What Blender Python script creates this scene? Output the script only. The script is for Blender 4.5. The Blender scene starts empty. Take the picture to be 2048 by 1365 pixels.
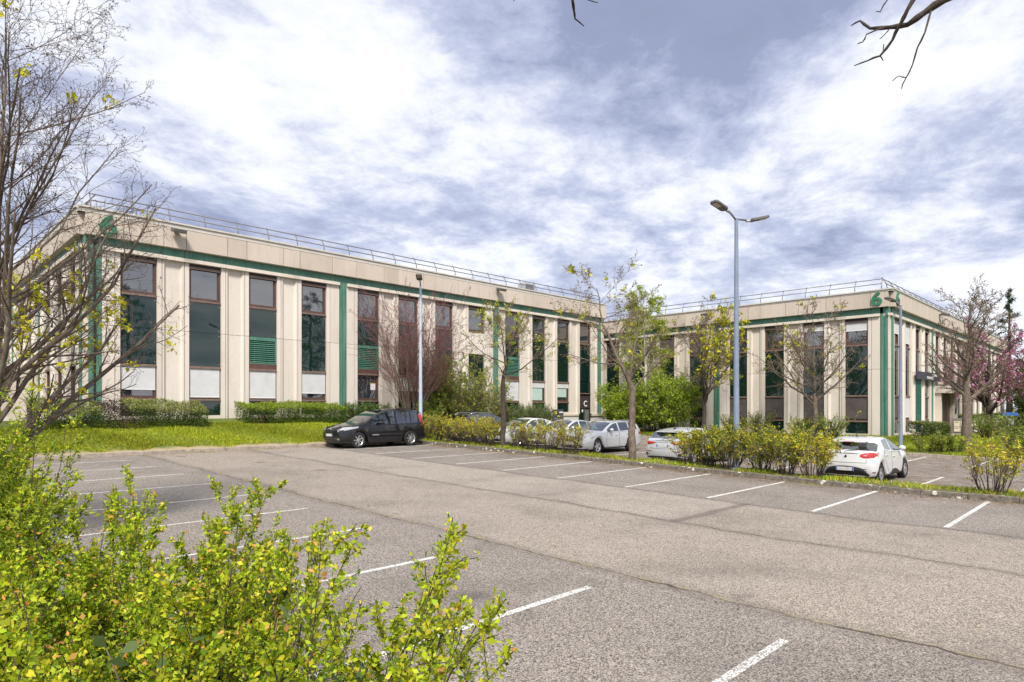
import bpy, math, random
import numpy as np
from mathutils import Vector
R = math.radians
rnd = random.Random(7)
S = bpy.context.scene
COL = S.collection

# ------------------------------------------------------------------ camera, world, sun, exposure
cd = bpy.data.cameras.new("camera")
cam = bpy.data.objects.new("camera", cd); COL.objects.link(cam)
cam.location = (0, 0, 0); cam.rotation_euler = (R(90), 0, R(-45.203))
cd.sensor_width = 36; cd.lens = 1275 / 2048 * 36; cd.shift_y = 131.5 / 2048
cd.clip_start = 0.1; cd.clip_end = 3000
S.camera = cam
S.view_settings.view_transform = 'Standard'; S.view_settings.look = 'None'
S.view_settings.gamma = 1; S.view_settings.use_curve_mapping = False
S.view_settings.exposure = 1.74
SUN_EL, SUN_AZ = 48, 228          # the sun stands behind the camera's right shoulder (direction angle from +X)
sd = bpy.data.lights.new("sun", 'SUN'); sd.energy = 1.5; sd.angle = R(12); sd.color = (1, .93, .83)
sun = bpy.data.objects.new("sun", sd); COL.objects.link(sun)
_v = Vector((math.cos(R(SUN_EL)) * math.cos(R(SUN_AZ)), math.cos(R(SUN_EL)) * math.sin(R(SUN_AZ)), math.sin(R(SUN_EL))))
sun.rotation_euler = _v.to_track_quat('Z', 'Y').to_euler()
sun.location = (0, 0, 60)
try:
    S.cycles.max_bounces = 6; S.cycles.transparent_max_bounces = 12; S.cycles.diffuse_bounces = 3
    S.cycles.glossy_bounces = 3; S.cycles.caustics_reflective = False; S.cycles.caustics_refractive = False
except Exception: pass

# ------------------------------------------------------------------ node helpers
class NT:
    def __init__(s, nt): s.nt = nt
    def n(s, t, ins=None, **kw):
        nd = s.nt.nodes.new(t)
        for k, v in kw.items(): setattr(nd, k, v)
        for k, v in (ins or {}).items():
            sk = nd.inputs[k]
            if isinstance(v, bpy.types.NodeSocket): s.nt.links.new(v, sk)
            else:
                if hasattr(sk.default_value, '__len__') and not hasattr(v, '__len__'): v = (v,) * len(sk.default_value)
                if hasattr(v, '__len__') and len(v) == 3 and len(sk.default_value) == 4: v = (*v, 1)
                sk.default_value = v
        return nd
    def math(s, op, a, b=0.0, c=0.0, clamp=False):
        return s.n('ShaderNodeMath', {0: a, 1: b, 2: c}, operation=op, use_clamp=clamp).outputs[0]
    def noise(s, vec, scale, detail=3.0, rough=.55, dist=0.0, col=False):
        o = s.n('ShaderNodeTexNoise', {'Vector': vec, 'Scale': scale, 'Detail': detail, 'Roughness': rough, 'Distortion': dist})
        return o.outputs[1 if col else 0]
    def ramp(s, v, a, b, lo=0.0, hi=1.0):
        return s.n('ShaderNodeMapRange', {0: v, 1: a, 2: b, 3: lo, 4: hi}, clamp=True).outputs[0]
    def mix(s, f, a, b, mode='MIX'):
        nd = s.n('ShaderNodeMix', None, data_type='RGBA', blend_type=mode)
        for k, v in ((0, f), (6, a), (7, b)):
            sk = nd.inputs[k]
            if isinstance(v, bpy.types.NodeSocket): s.nt.links.new(v, sk)
            else: sk.default_value = v if not hasattr(v, '__len__') else ((*v, 1) if len(v) == 3 else v)
        return nd.outputs[2]
    def pos(s): return s.n('ShaderNodeNewGeometry').outputs['Position']
    def scale(s, vec, x, y, z): return s.n('ShaderNodeMapping', {'Vector': vec, 'Scale': (x, y, z)}).outputs[0]
    def xyz(s, vec):
        return s.n('ShaderNodeSeparateXYZ', {0: vec}).outputs
    def attr(s, name): return s.n('ShaderNodeAttribute', attribute_name=name).outputs['Color']

def mat(name):
    m = bpy.data.materials.new(name); m.use_nodes = True
    nt = m.node_tree; nt.nodes.clear()
    return m, NT(nt)
def out(t, sh): t.n('ShaderNodeOutputMaterial', {0: sh})
def principled(t, **k):
    names = {'col': 'Base Color', 'rough': 'Roughness', 'metal': 'Metallic', 'ior': 'IOR', 'normal': 'Normal', 'coat': 'Coat Weight', 'spec': 'Specular IOR Level', 'coatr': 'Coat Roughness'}
    return t.n('ShaderNodeBsdfPrincipled', {names[a]: b for a, b in k.items()}).outputs[0]
def bump(t, h, st=.3, d=.02): return t.n('ShaderNodeBump', {'Height': h, 'Strength': st, 'Distance': d}).outputs[0]

def simple(name, col, rough=.5, metal=0.0, var=.12, sc=3.0, coat=0.0, ior=1.5, bp=0.0):
    m, t = mat(name); p = t.pos()
    n = t.noise(p, sc, 4, .6)
    c = t.mix(t.ramp(n, .3, .7), [x * (1 - var) for x in col], [min(1, x * (1 + var)) for x in col])
    rr = t.ramp(n, .3, .7, max(0, rough - .06), min(1, rough + .06))
    k = dict(col=c, rough=rr, metal=metal, coat=coat, ior=ior)
    if bp: k['normal'] = bump(t, t.noise(p, sc * 12, 3), bp, .01)
    out(t, principled(t, **k)); return m

# ------------------------------------------------------------------ world: Nishita sky with a broken cloud deck
W = bpy.data.worlds.new("World"); S.world = W; W.use_nodes = True
W.node_tree.nodes.clear(); t = NT(W.node_tree)
sky = t.n('ShaderNodeTexSky', sky_type='NISHITA', sun_disc=False, sun_elevation=R(SUN_EL), sun_rotation=R(90 - SUN_AZ)).outputs[0]
dv = t.n('ShaderNodeTexCoord').outputs['Generated']
dx, dy, dz = t.xyz(dv)
zz = t.math('ADD', t.math('MAXIMUM', dz, 0.0), .16)
pv = t.n('ShaderNodeCombineXYZ', {0: t.math('DIVIDE', dx, zz), 1: t.math('DIVIDE', dy, zz), 2: 0.0}).outputs[0]
rot = t.n('ShaderNodeMapping', {'Vector': pv, 'Rotation': (0, 0, R(-25)), 'Scale': (1.0, 1.08, 1), 'Location': (33.2, 23.3, 0)}).outputs[0]
warp = t.noise(rot, 1.1, 3, .5, 0, True)
rw = t.n('ShaderNodeVectorMath', {0: rot, 1: t.n('ShaderNodeVectorMath', {0: warp, 3: .28}, operation='SCALE').outputs[0]}, operation='ADD').outputs[0]
big = t.noise(rw, .62, 3, .5)
fine = t.noise(rw, 2.0, 10, .67)
dens = t.math('ADD', t.math('MULTIPLY', big, .54), t.math('MULTIPLY', fine, .46))
shade = t.n('ShaderNodeValToRGB', {0: dens})
cr = shade.color_ramp
cr.elements[0].position = .22; cr.elements[0].color = (.24, .275, .40, 1)
cr.elements[1].position = .575; cr.elements[1].color = (1.0, 1.0, 1.02, 1)
e = cr.elements.new(.41); e.color = (.30, .34, .50, 1)
e = cr.elements.new(.47); e.color = (.52, .56, .725, 1)
e = cr.elements.new(.522); e.color = (.84, .86, .935, 1)
hor = t.ramp(dz, 0.0, .22, .55, 0.0)
cl = t.mix(hor, shade.outputs[0], (.86, .88, .96))
cl = t.n('ShaderNodeVectorMath', {0: cl, 3: 3.38}, operation='SCALE').outputs[0]
full = t.mix(.965, sky, cl)
bg = t.n('ShaderNodeBackground', {'Color': full, 'Strength': .1}).outputs[0]
t.n('ShaderNodeOutputWorld', {0: bg})

# ------------------------------------------------------------------ mesh helpers
def link(o, parent=None):
    COL.objects.link(o)
    if parent is not None: o.parent = parent
    return o
def tag(o, label=None, cat=None, group=None, kind=None):
    for k, v in (('label', label), ('category', cat), ('group', group), ('kind', kind)):
        if v: o[k] = v
    return o
def empty(name, loc, label, cat, group=None, rz=0.0):
    o = bpy.data.objects.new(name, None); o.empty_display_size = .3
    o.location = loc; o.rotation_euler = (0, 0, rz)
    link(o); return tag(o, label, cat, group)

class MB:
    def __init__(s): s.v = []; s.f = []
    def quad(s, *p):
        n = len(s.v); s.v += [tuple(q) for q in p]; s.f.append(tuple(range(n, n + len(p)))); return s
    def hexa(s, c):
        n = len(s.v); s.v += [tuple(q) for q in c]
        for f in ((0, 3, 2, 1), (4, 5, 6, 7), (0, 1, 5, 4), (1, 2, 6, 5), (2, 3, 7, 6), (3, 0, 4, 7)): s.f.append(tuple(n + i for i in f))
        return s
    def box(s, x0, x1, y0, y1, z0, z1):
        return s.hexa([(x0, y0, z0), (x1, y0, z0), (x1, y1, z0), (x0, y1, z0), (x0, y0, z1), (x1, y0, z1), (x1, y1, z1), (x0, y1, z1)])
    def prism(s, prof, fn0, fn1):
        """a closed 2D outline carried from fn0(p) to fn1(p)"""
        n = len(s.v); k = len(prof)
        s.v += [tuple(fn0(p)) for p in prof] + [tuple(fn1(p)) for p in prof]
        for i in range(k): j = (i + 1) % k; s.f.append((n + i, n + j, n + k + j, n + k + i))
        s.f.append(tuple(n + i for i in reversed(range(k)))); s.f.append(tuple(n + k + i for i in range(k)))
        return s
    def tube(s, pts, rad, sides=8, cap=True):
        pts = [Vector(p) for p in pts]; n0 = len(s.v); m = len(pts)
        if not hasattr(rad, '__len__'): rad = [rad] * m
        for i, p in enumerate(pts):
            d = (pts[min(i + 1, m - 1)] - pts[max(i - 1, 0)]).normalized()
            u = Vector((0, 0, 1)) if abs(d.z) < .9 else Vector((1, 0, 0))
            a = d.cross(u).normalized(); b = d.cross(a)
            for k in range(sides):
                an = 2 * math.pi * k / sides
                s.v.append(tuple(p + a * (rad[i] * math.cos(an)) + b * (rad[i] * math.sin(an))))
        for i in range(m - 1):
            for k in range(sides):
                k2 = (k + 1) % sides
                s.f.append((n0 + i * sides + k, n0 + i * sides + k2, n0 + (i + 1) * sides + k2, n0 + (i + 1) * sides + k))
        if cap:
            s.f.append(tuple(n0 + k for k in reversed(range(sides)))); s.f.append(tuple(n0 + (m - 1) * sides + k for k in range(sides)))
        return s
    def lathe(s, prof, axis='y', seg=24, c=(0, 0, 0)):
        """profile of (radius, along) spun about an axis"""
        n0 = len(s.v); k = len(prof)
        for i in range(seg):
            a = 2 * math.pi * i / seg; ca, sa = math.cos(a), math.sin(a)
            for r, h in prof:
                q = (r * ca, h, r * sa) if axis == 'y' else (r * ca, r * sa, h)
                s.v.append((q[0] + c[0], q[1] + c[1], q[2] + c[2]))
        for i in range(seg):
            j = (i + 1) % seg
            for a in range(k - 1): s.f.append((n0 + i * k + a, n0 + i * k + a + 1, n0 + j * k + a + 1, n0 + j * k + a))
        return s
    def build(s, name, m, parent=None, smooth=False, bevel=0.0, loc=None):
        me = bpy.data.meshes.new(name); me.from_pydata(s.v, [], s.f)
        if isinstance(m, (list, tuple)):
            for q in m: me.materials.append(q)
        else: me.materials.append(m)
        if smooth:
            me.polygons.foreach_set('use_smooth', [True] * len(me.polygons))
            if smooth is not True: me.set_sharp_from_angle(angle=R(smooth))
        o = bpy.data.objects.new(name, me); link(o, parent)
        if loc is not None: o.location = loc
        if bevel:
            b = o.modifiers.new('bevel', 'BEVEL'); b.width = bevel; b.segments = 2; b.limit_method = 'ANGLE'
        return o

def np_mesh(name, V, F, m, parent=None, col=None, smooth=False, loc=None):
    me = bpy.data.meshes.new(name); V = np.asarray(V, dtype=np.float32); F = np.asarray(F, dtype=np.int32)
    me.vertices.add(len(V)); me.vertices.foreach_set('co', V.ravel())
    k = F.shape[1]; me.loops.add(F.size); me.polygons.add(len(F))
    me.loops.foreach_set('vertex_index', F.ravel())
    me.polygons.foreach_set('loop_start', np.arange(0, F.size, k, dtype=np.int32))
    if smooth: me.polygons.foreach_set('use_smooth', np.ones(len(F), dtype=bool))
    me.materials.append(m)
    if col is not None:
        a = me.attributes.new('Col', 'FLOAT_COLOR', 'POINT')
        c = np.ones((len(V), 4), dtype=np.float32); c[:, :3] = col; a.data.foreach_set('color', c.ravel())
    me.update(calc_edges=True)
    o = bpy.data.objects.new(name, me); link(o, parent)
    if loc is not None: o.location = loc
    return o

def nrm(a): return a / np.maximum(np.linalg.norm(a, axis=-1, keepdims=True), 1e-9)
def tubes(pts, rad, sides):
    """pts (T,n,3), rad (T,n) -> verts, quads"""
    T, n, _ = pts.shape
    d = np.empty_like(pts); d[:, 1:-1] = pts[:, 2:] - pts[:, :-2]; d[:, 0] = pts[:, 1] - pts[:, 0]; d[:, -1] = pts[:, -1] - pts[:, -2]
    d = nrm(d); up = np.where(np.abs(d[..., 2:3]) < .9, np.array([0, 0, 1.]), np.array([1., 0, 0]))
    a = nrm(np.cross(d, up)); b = np.cross(d, a)
    an = np.arange(sides) * 2 * np.pi / sides
    V = pts[:, :, None] + rad[:, :, None, None] * (a[:, :, None] * np.cos(an)[None, None, :, None] + b[:, :, None] * np.sin(an)[None, None, :, None])
    idx = np.arange(T * n * sides).reshape(T, n, sides); nx = np.roll(idx, -1, axis=2)
    F = np.stack([idx[:, :-1], nx[:, :-1], nx[:, 1:], idx[:, 1:]], -1).reshape(-1, 4)
    return V.reshape(-1, 3), F
def join(parts):
    V, F, n = [], [], 0
    for v, f in parts:
        V.append(v); F.append(f + n); n += len(v)
    return np.concatenate(V), np.concatenate(F)
TRI = [False]
def leaf_quads(g, P, size, col, up=.5, ratio=.55, dirs=None):
    """one folded diamond per leaf"""
    N = len(P); tri = size > 0 and TRI[0]; d = g.normal(size=(N, 3)) if dirs is None else dirs + g.normal(size=(N, 3)) * .5
    d = nrm(d); nr = g.normal(size=(N, 3)); nr[:, 2] += up * 2
    s = nrm(np.cross(d, nr)); L = (np.asarray(size) * np.clip(np.exp(g.normal(size=N) * .32), .4, 1.7))[:, None]
    c = P + d * L * .5; w = s * L * ratio * .5; dn = np.cross(s, d) * L * .10
    if tri:
        V = np.stack([P + w, P + d * L, P - w], 1).reshape(-1, 3)
        return V, np.arange(3 * N).reshape(N, 3), np.repeat(np.clip(col, 0, 1), 3, axis=0)
    V = np.stack([P, c + w + dn, P + d * L, c - w + dn], 1).reshape(-1, 3)
    F = np.arange(4 * N).reshape(N, 4)
    return V, F, np.repeat(np.clip(col, 0, 1), 4, axis=0)
def tint(g, N, base, var=.2, alt=None, p=.0, alt2=None, p2=0.0):
    c = np.tile(np.array(base), (N, 1)) * (1 + g.normal(size=(N, 1)) * var) * (1 + g.normal(size=(N, 3)) * .06)
    u = g.uniform(size=N)
    if alt is not None: k = u < p; c[k] = np.array(alt) * (1 + g.normal(size=(k.sum(), 1)) * var)
    if alt2 is not None: k = u > 1 - p2; c[k] = np.array(alt2) * (1 + g.normal(size=(k.sum(), 1)) * var)
    return np.clip(c, .004, .9)

# ------------------------------------------------------------------ materials
def m_concrete(name, a, b, bs=.25):
    m, t = mat(name); p = t.pos()
    sp = t.noise(p, 55, 2, .7); bl = t.noise(t.scale(p, 1, 1, .35), .9, 5, .6)
    c = t.mix(t.ramp(sp, .35, .65), a, b)
    c = t.mix(t.ramp(bl, .50, .75, 0, .28), c, (.30, .24, .19))
    streak = t.noise(t.scale(p, 6, 6, .25), 1.0, 4, .65)
    c = t.mix(t.ramp(streak, .56, .80, 0, .34), c, (.25, .19, .14))
    run = t.noise(t.scale(p, 9, 9, .12), 1.0, 3, .6)
    c = t.mix(t.ramp(run, .62, .76, 0, .30), c, (.20, .16, .13))
    rn = t.n('ShaderNodeObjectInfo').outputs['Random']
    c = t.mix(1.0, c, t.n('ShaderNodeCombineXYZ', {0: t.ramp(rn, 0, 1, .90, 1.0), 1: t.ramp(rn, 0, 1, .89, 1.0), 2: t.ramp(rn, 0, 1, .87, 1.0)}).outputs[0], 'MULTIPLY')
    out(t, principled(t, col=c, rough=.9, normal=bump(t, sp, bs, .012))); return m
CONC = m_concrete('pebbled_concrete', (.62, .565, .51), (.775, .715, .655))
FASC = m_concrete('fascia_concrete', (.50, .43, .37), (.65, .575, .51))
LEDGE = m_concrete('smooth_concrete', (.64, .575, .51), (.72, .65, .58), .08)
PLINTH = simple('white_render', (.62, .60, .59), .85, var=.08, sc=2)
COPE = simple('coping_cream', (.56, .53, .48), .55, var=.10, sc=1.5)
def m_green():
    m, t = mat('green_paint'); p = t.pos()
    n = t.noise(t.scale(p, 14, 14, .5), 1.0, 4, .7); n2 = t.noise(p, 1.2, 3)
    c = t.mix(t.ramp(n, .40, .72), (.055, .175, .13), (.13, .275, .20))
    c = t.mix(t.ramp(n2, .45, .7, 0, .5), c, (.035, .135, .10))
    wv = t.n('ShaderNodeTexWave', {'Vector': t.scale(p, 1, 1, 0), 'Scale': 3.4}, bands_direction='DIAGONAL').outputs[1]
    out(t, principled(t, col=c, rough=.5, normal=bump(t, wv, .35, .02))); return m
GREEN = m_green()
GREENM = simple('green_metal', (.05, .20, .135), .4, var=.2, sc=4)
BROWN = simple('brown_frame', (.10, .055, .046), .45, var=.25, sc=3)
SILL = simple('terracotta_frame', (.19, .13, .108), .55, var=.2, sc=4)
DARKB = simple('dark_brown', (.045, .036, .036), .55, var=.2)
DOORB = simple('entrance_brown', (.16, .105, .075), .6, var=.25, sc=2)
def m_glass(name, col, ior, rough=.02, wob=.02):
    m, t = mat(name); p = t.pos()
    nn = bump(t, t.noise(p, .5, 2), wob, .2)
    out(t, principled(t, col=col, rough=rough, ior=ior, normal=nn)); return m
PANE = m_glass('window_glass', (.030, .034, .042), 2.6)
SPAN = m_glass('green_black_glass', (.005, .020, .016), 1.75)
BLINDW = simple('white_screen', (.58, .59, .61), .8, var=.07, sc=2.2, bp=.1)
BLINDG = simple('pale_green_blind', (.42, .56, .52), .8, var=.06)
SCREENB = simple('brown_screen', (.085, .070, .068), .75, var=.25, sc=2.5)
BLACK = simple('black', (.012, .012, .013), .5, var=.1)
CORE = simple('core_wall', (.10, .09, .08), .9)
RAIL = simple('rail_metal', (.16, .15, .16), .5, metal=.3, var=.2)
GALV = simple('galvanised', (.42, .42, .44), .5, metal=.4, var=.15)
POLEM = simple('pole_bluegrey', (.20, .25, .34), .42, var=.12, sc=2)
POLEL = simple('pole_pale_blue', (.44, .52, .64), .4, var=.08, sc=2)
HEADM = simple('lamp_grey', (.10, .10, .095), .5, var=.15)
LENS = simple('lamp_lens', (.45, .40, .34), .25, var=.1)
WHITE = simple('white_paint', (.78, .78, .78), .5, var=.04)
ROOFM = simple('roof_gravel', (.32, .30, .28), .95, var=.2)
SIGND = simple('sign_dark', (.055, .06, .075), .45, var=.1)
SIGNY = simple('sign_yellow', (.62, .50, .04), .5)
CREAM = simple('mailbox_cream', (.66, .61, .45), .5, var=.06)
STONE = simple('grey_stone', (.22, .19, .18), .9, var=.3, sc=4, bp=.3)
BLUE = simple('sign_blue', (.02, .10, .42), .45)

def m_asphalt():
    m, t = mat('worn_asphalt'); p = t.pos(); x, y, z = t.xyz(p)
    v = t.n('ShaderNodeTexVoronoi', {'Vector': p, 'Scale': 85.0, 'Randomness': 1.0})
    ch = t.xyz(v.outputs['Color'])[0]
    n2 = t.noise(p, 38, 3, .7)
    ag = t.math('ADD', t.math('MULTIPLY', ch, .55), t.math('MULTIPLY', n2, .45))
    stall = t.mix(t.ramp(ag, .28, .74), (.062, .054, .047), (.42, .372, .332))
    aisle = t.mix(t.ramp(ag, .26, .72), (.095, .080, .067), (.465, .405, .345))
    wob = t.math('MULTIPLY', t.math('SUBTRACT', t.noise(p, .55, 4, .6), .5), .55)
    xw = t.math('ADD', x, wob)
    inA = t.math('MULTIPLY', t.ramp(xw, 7.05, 7.2), t.ramp(xw, 14.15, 14.3, 1, 0))
    c = t.mix(inA, stall, aisle)
    far = t.math('MULTIPLY', t.math('MULTIPLY', t.ramp(xw, 11.05, 11.15), t.ramp(xw, 14.15, 14.3, 1, 0)), t.ramp(t.math('ADD', y, wob), 6.5, 6.65))
    c = t.mix(t.math('MULTIPLY', far, .5), c, t.mix(t.ramp(ag, .26, .72), (.14, .124, .108), (.49, .44, .39)))
    mot = t.noise(p, .42, 5, .62)
    c = t.mix(t.ramp(mot, .48, .72, 0, .42), c, (.085, .072, .064))
    st = t.noise(p, 1.3, 4, .6)
    c = t.mix(t.ramp(st, .60, .78, 0, .35), c, (.055, .048, .044))
    c = t.mix(t.ramp(t.noise(p, .9, 3, .5), .55, .8, 0, .22), c, (.40, .36, .32))
    oil = t.n('ShaderNodeTexVoronoi', {'Vector': t.scale(p, .42, .41, 1), 'Scale': 1.0}).outputs['Distance']
    c = t.mix(t.math('MULTIPLY', t.ramp(t.math('ADD', oil, t.math('MULTIPLY', t.noise(p, 5, 4, .7), .14)), .12, .19, 1, 0), .5), c, (.05, .045, .042))
    jag = t.math('MULTIPLY', t.math('SUBTRACT', t.noise(p, 3.0, 5, .7), .5), .14)
    xs = t.math('ADD', xw, jag)
    def seam(x0, w):
        return t.ramp(t.math('ABSOLUTE', t.math('SUBTRACT', xs, x0)), w * .35, w, 1, 0)
    brk = t.ramp(t.noise(p, 1.6, 3), .42, .55)
    for x0, w in ((7.18, .035), (11.1, .03), (14.22, .03)):
        c = t.mix(t.math('MULTIPLY', seam(x0, w), t.math('ADD', t.math('MULTIPLY', brk, .5), .5)), c, (.030, .026, .022))
        c = t.mix(t.math('MULTIPLY', seam(x0, w * 7), .28), c, (.075, .062, .048))
    moss = t.math('MULTIPLY', seam(7.22, .05), t.ramp(t.noise(p, 3.4, 5, .7), .46, .66))
    c = t.mix(t.math('MULTIPLY', moss, .55), c, (.36, .30, .10))
    ys = t.math('ADD', t.math('ADD', y, wob), jag)
    cs = t.math('MULTIPLY', t.ramp(t.math('ABSOLUTE', t.math('SUBTRACT', ys, 6.57)), .05, .16, .5, 0), t.math('MULTIPLY', t.ramp(xw, 11, 11.1), t.ramp(xw, 14.2, 14.3, 1, 0)))
    c = t.mix(cs, c, (.06, .05, .04))
    kd = t.math('MULTIPLY', t.ramp(x, 17.6, 19.15), t.ramp(t.noise(p, 2.2, 5, .65), .42, .62))
    c = t.mix(t.math('MULTIPLY', kd, .75), c, (.13, .085, .05))
    bk = t.math('MULTIPLY', t.ramp(y, 25.5, 26.4), t.ramp(t.noise(p, 2.0, 4, .6), .4, .6))
    c = t.mix(t.math('MULTIPLY', bk, .6), c, (.20, .15, .08))
    out(t, principled(t, col=c, rough=.88, normal=bump(t, ag, .7, .012))); return m
ASPH = m_asphalt()
def m_line():
    m, t = mat('worn_white_marking'); p = t.pos()
    ch = t.xyz(t.n('ShaderNodeTexVoronoi', {'Vector': p, 'Scale': 75.0}).outputs['Color'])[0]
    w = t.math('ADD', t.math('MULTIPLY', ch, .5), t.math('MULTIPLY', t.noise(p, 4, 5, .7), .5))
    fade = t.ramp(t.noise(p, .7, 3, .6), .35, .65, -.07, .05); fade = t.math('ADD', fade, t.ramp(t.xyz(p)[0], 6.6, 8, .055, 0))
    c = t.mix(t.ramp(t.math('ADD', w, fade), .50, .62), (.72, .71, .69), (.25, .23, .215))
    out(t, principled(t, col=c, rough=.8)); return m
LINE = m_line()
def m_kerb():
    m, t = mat('lichened_kerb'); p = t.pos()
    n = t.noise(p, 9, 5, .7)
    c = t.mix(t.ramp(n, .3, .7), (.07, .060, .050), (.25, .22, .18))
    v = t.n('ShaderNodeTexVoronoi', {'Vector': p, 'Scale': 4.6}); d = v.outputs['Distance']; pr = t.ramp(t.xyz(v.outputs['Color'])[0], .26, .30)
    spot = t.math('MULTIPLY', t.ramp(t.math('ADD', d, t.math('MULTIPLY', t.noise(p, 30, 2), .10)), .28, .34, 1, 0), pr)
    c = t.mix(spot, c, (.66, .64, .56))
    v2 = t.n('ShaderNodeTexVoronoi', {'Vector': p, 'Scale': 16.0}).outputs['Distance']
    c = t.mix(t.math('MULTIPLY', t.ramp(v2, .16, .2, 1, 0), t.ramp(t.noise(p, 3, 2), .5, .56)), c, (.60, .58, .50))
    out(t, principled(t, col=c, rough=.95, normal=bump(t, n, .6, .02))); return m
KERB = m_kerb()
KERB2 = simple('pale_kerb', (.34, .29, .245), .9, var=.3, sc=5, bp=.3)
def m_soil(name, a, b, c2, sc=1.5):
    m, t = mat(name); p = t.pos()
    n = t.noise(p, sc, 6, .65); n2 = t.noise(p, 22, 4, .7)
    c = t.mix(t.ramp(n, .35, .65), a, b); c = t.mix(t.ramp(n2, .45, .7, 0, .6), c, c2)
    out(t, principled(t, col=c, rough=.95, normal=bump(t, n2, .8, .05))); return m
def m_lawn():
    m, t = mat('lawn_soil'); p = t.pos(); y = t.xyz(p)[1]
    n = t.noise(p, 1.5, 6, .65); n2 = t.noise(p, 22, 4, .7)
    c = t.mix(t.ramp(n, .35, .65), (.085, .13, .018), (.15, .18, .03)); c = t.mix(t.ramp(n2, .45, .7, 0, .6), c, (.06, .09, .014))
    d = t.ramp(t.math('ADD', y, t.math('MULTIPLY', t.math('SUBTRACT', t.noise(p, 1.1, 5, .7), .5), .9)), 26.75, 27.0, 1, 0)
    c = t.mix(d, c, (.36, .29, .17))
    out(t, principled(t, col=c, rough=.95, normal=bump(t, n2, .8, .05))); return m
LAWNM = m_lawn()
LAWNR = m_soil('entrance_lawn_soil', (.085, .13, .018), (.15, .18, .03), (.06, .09, .014))
BEDM = m_soil('bed_soil', (.07, .05, .03), (.10, .09, .035), (.05, .06, .02))
FARM = m_soil('far_ground', (.10, .11, .04), (.13, .12, .06), (.08, .09, .03), .2)
PATHM = m_soil('path_grey', (.27, .24, .235), (.33, .30, .29), (.20, .18, .17), 2)
VERGEM = m_soil('verge_soil', (.11, .12, .03), (.15, .12, .05), (.07, .09, .02))

def m_leaf(name, trans=.35, rough=.55):
    m, t = mat(name); c = t.attr('Col')
    d = principled(t, col=c, rough=rough, spec=.3)
    tr = t.n('ShaderNodeBsdfTranslucent', {'Color': c}).outputs[0]
    out(t, t.n('ShaderNodeMixShader', {0: trans, 1: d, 2: tr}).outputs[0]); return m
LEAF = m_leaf('leaf')
GRASS = m_leaf('grass_blade', .3)
def m_bark(name, a, b, c2):
    m, t = mat(name); p = t.pos()
    n = t.noise(t.scale(p, 1, 1, .3), 16, 4, .7); n2 = t.noise(p, 5, 3, .6)
    c = t.mix(t.ramp(n, .35, .65), a, b); c = t.mix(t.ramp(n2, .55, .68, 0, .6), c, c2)
    out(t, principled(t, col=c, rough=.95, normal=bump(t, n, .7, .02))); return m
BARK = m_bark('grey_brown_bark', (.085, .062, .047), (.20, .16, .125), (.26, .23, .18))
BARKD = m_bark('dark_bark', (.035, .026, .022), (.095, .075, .06), (.12, .10, .07))
TWIG = m_bark('pale_twig', (.16, .115, .085), (.28, .22, .17), (.20, .15, .10))
TWIGD = m_bark('brown_twig', (.085, .06, .048), (.17, .13, .105), (.13, .10, .08))
TWIGR = m_bark('red_twig', (.12, .055, .05), (.23, .12, .105), (.19, .14, .11))
BIRCHB = m_bark('birch_bark', (.46, .43, .39), (.60, .57, .52), (.10, .08, .07))

# ------------------------------------------------------------------ the ground
def base(y): return -2.3 + .0225 * (max(4.0, min(y, 27.0)) - 4.0)
def base2(y): return base(min(y, 28)) - .17
def mixf(a, b, k): return a + (b - a) * k
def z_lawn(x, y):
    zb = -.55 if x <= 16 else max(-1.45, -.55 - (x - 16) * .036)
    k = max(0.0, min(1.0, (x - 21.2) / .4))
    u = max(0.0, min(1.0, (y - mixf(26.62, 28.14, k)) / mixf(4.2, 2.7, k)))
    return mixf(mixf(-1.685, -1.82, k), zb, 1 - (1 - u) ** 1.45)
def z_right(x, y):
    if x < 43: return mixf(base2(y) + .13, -1.80, max(0, min(1, (x - 35.8) / 6)))
    return -1.80 - min(1, (x - 43) / 15) * .2
def sheet(name, xs, ys, fz, m):
    nx, ny = len(xs), len(ys)
    V = [(x, y, fz(x, y)) for y in ys for x in xs]
    F = [(j * nx + i, j * nx + i + 1, (j + 1) * nx + i + 1, (j + 1) * nx + i) for j in range(ny - 1) for i in range(nx - 1)]
    o = np_mesh(name, V, F, m, smooth=True); return tag(o, kind='structure')
fr = lambda a, b, n: [a + (b - a) * i / n for i in range(n + 1)]
sheet('ground', [-700, -60, 110, 900], [-700, -60, 60, 900], lambda x, y: -2.75, FARM)
lot = sheet('parking_lot', [1.4, 7, 13, 19.2], [-30, -10, 0, 4, 12, 20, 26.45], lambda x, y: base(y), ASPH)
lot2 = sheet('inner_parking_lot', [21.3, 28, 35.6], [-30, -10, 4, 12, 20, 27.0, 28.0], lambda x, y: base2(y), ASPH)
sheet('lawn', fr(-30, 21.2, 30) + [21.45], fr(26.6, 31.6, 14), z_lawn, LAWNM)
sheet('back_lawn', fr(21.45, 43, 14), fr(28.14, 31.6, 10), z_lawn, LAWNM)
sheet('entrance_lawn', fr(35.76, 43, 8) + fr(44, 110, 12), fr(-30, 12.6, 16), z_right, LAWNR)
sheet('side_lawn', fr(35.76, 43.4, 8), fr(12.6, 31, 8), z_right, LAWNR)
sheet('verge', [19.36, 20.2, 21.16], fr(-30, 28, 19), lambda x, y: base(y) + (.13 if x < 20.5 else .05), VERGEM)
sheet('planting_bed', fr(-6, 1.25, 6), fr(-30, 26.6, 19), lambda x, y: base(y) + .12 + .05 * math.sin(x * 3 + y), BEDM)
sheet('path', [45.8, 46.7, 47.6], fr(-30, 9.2, 8), lambda x, y: z_right(x, y) + .02, PATHM)
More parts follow.
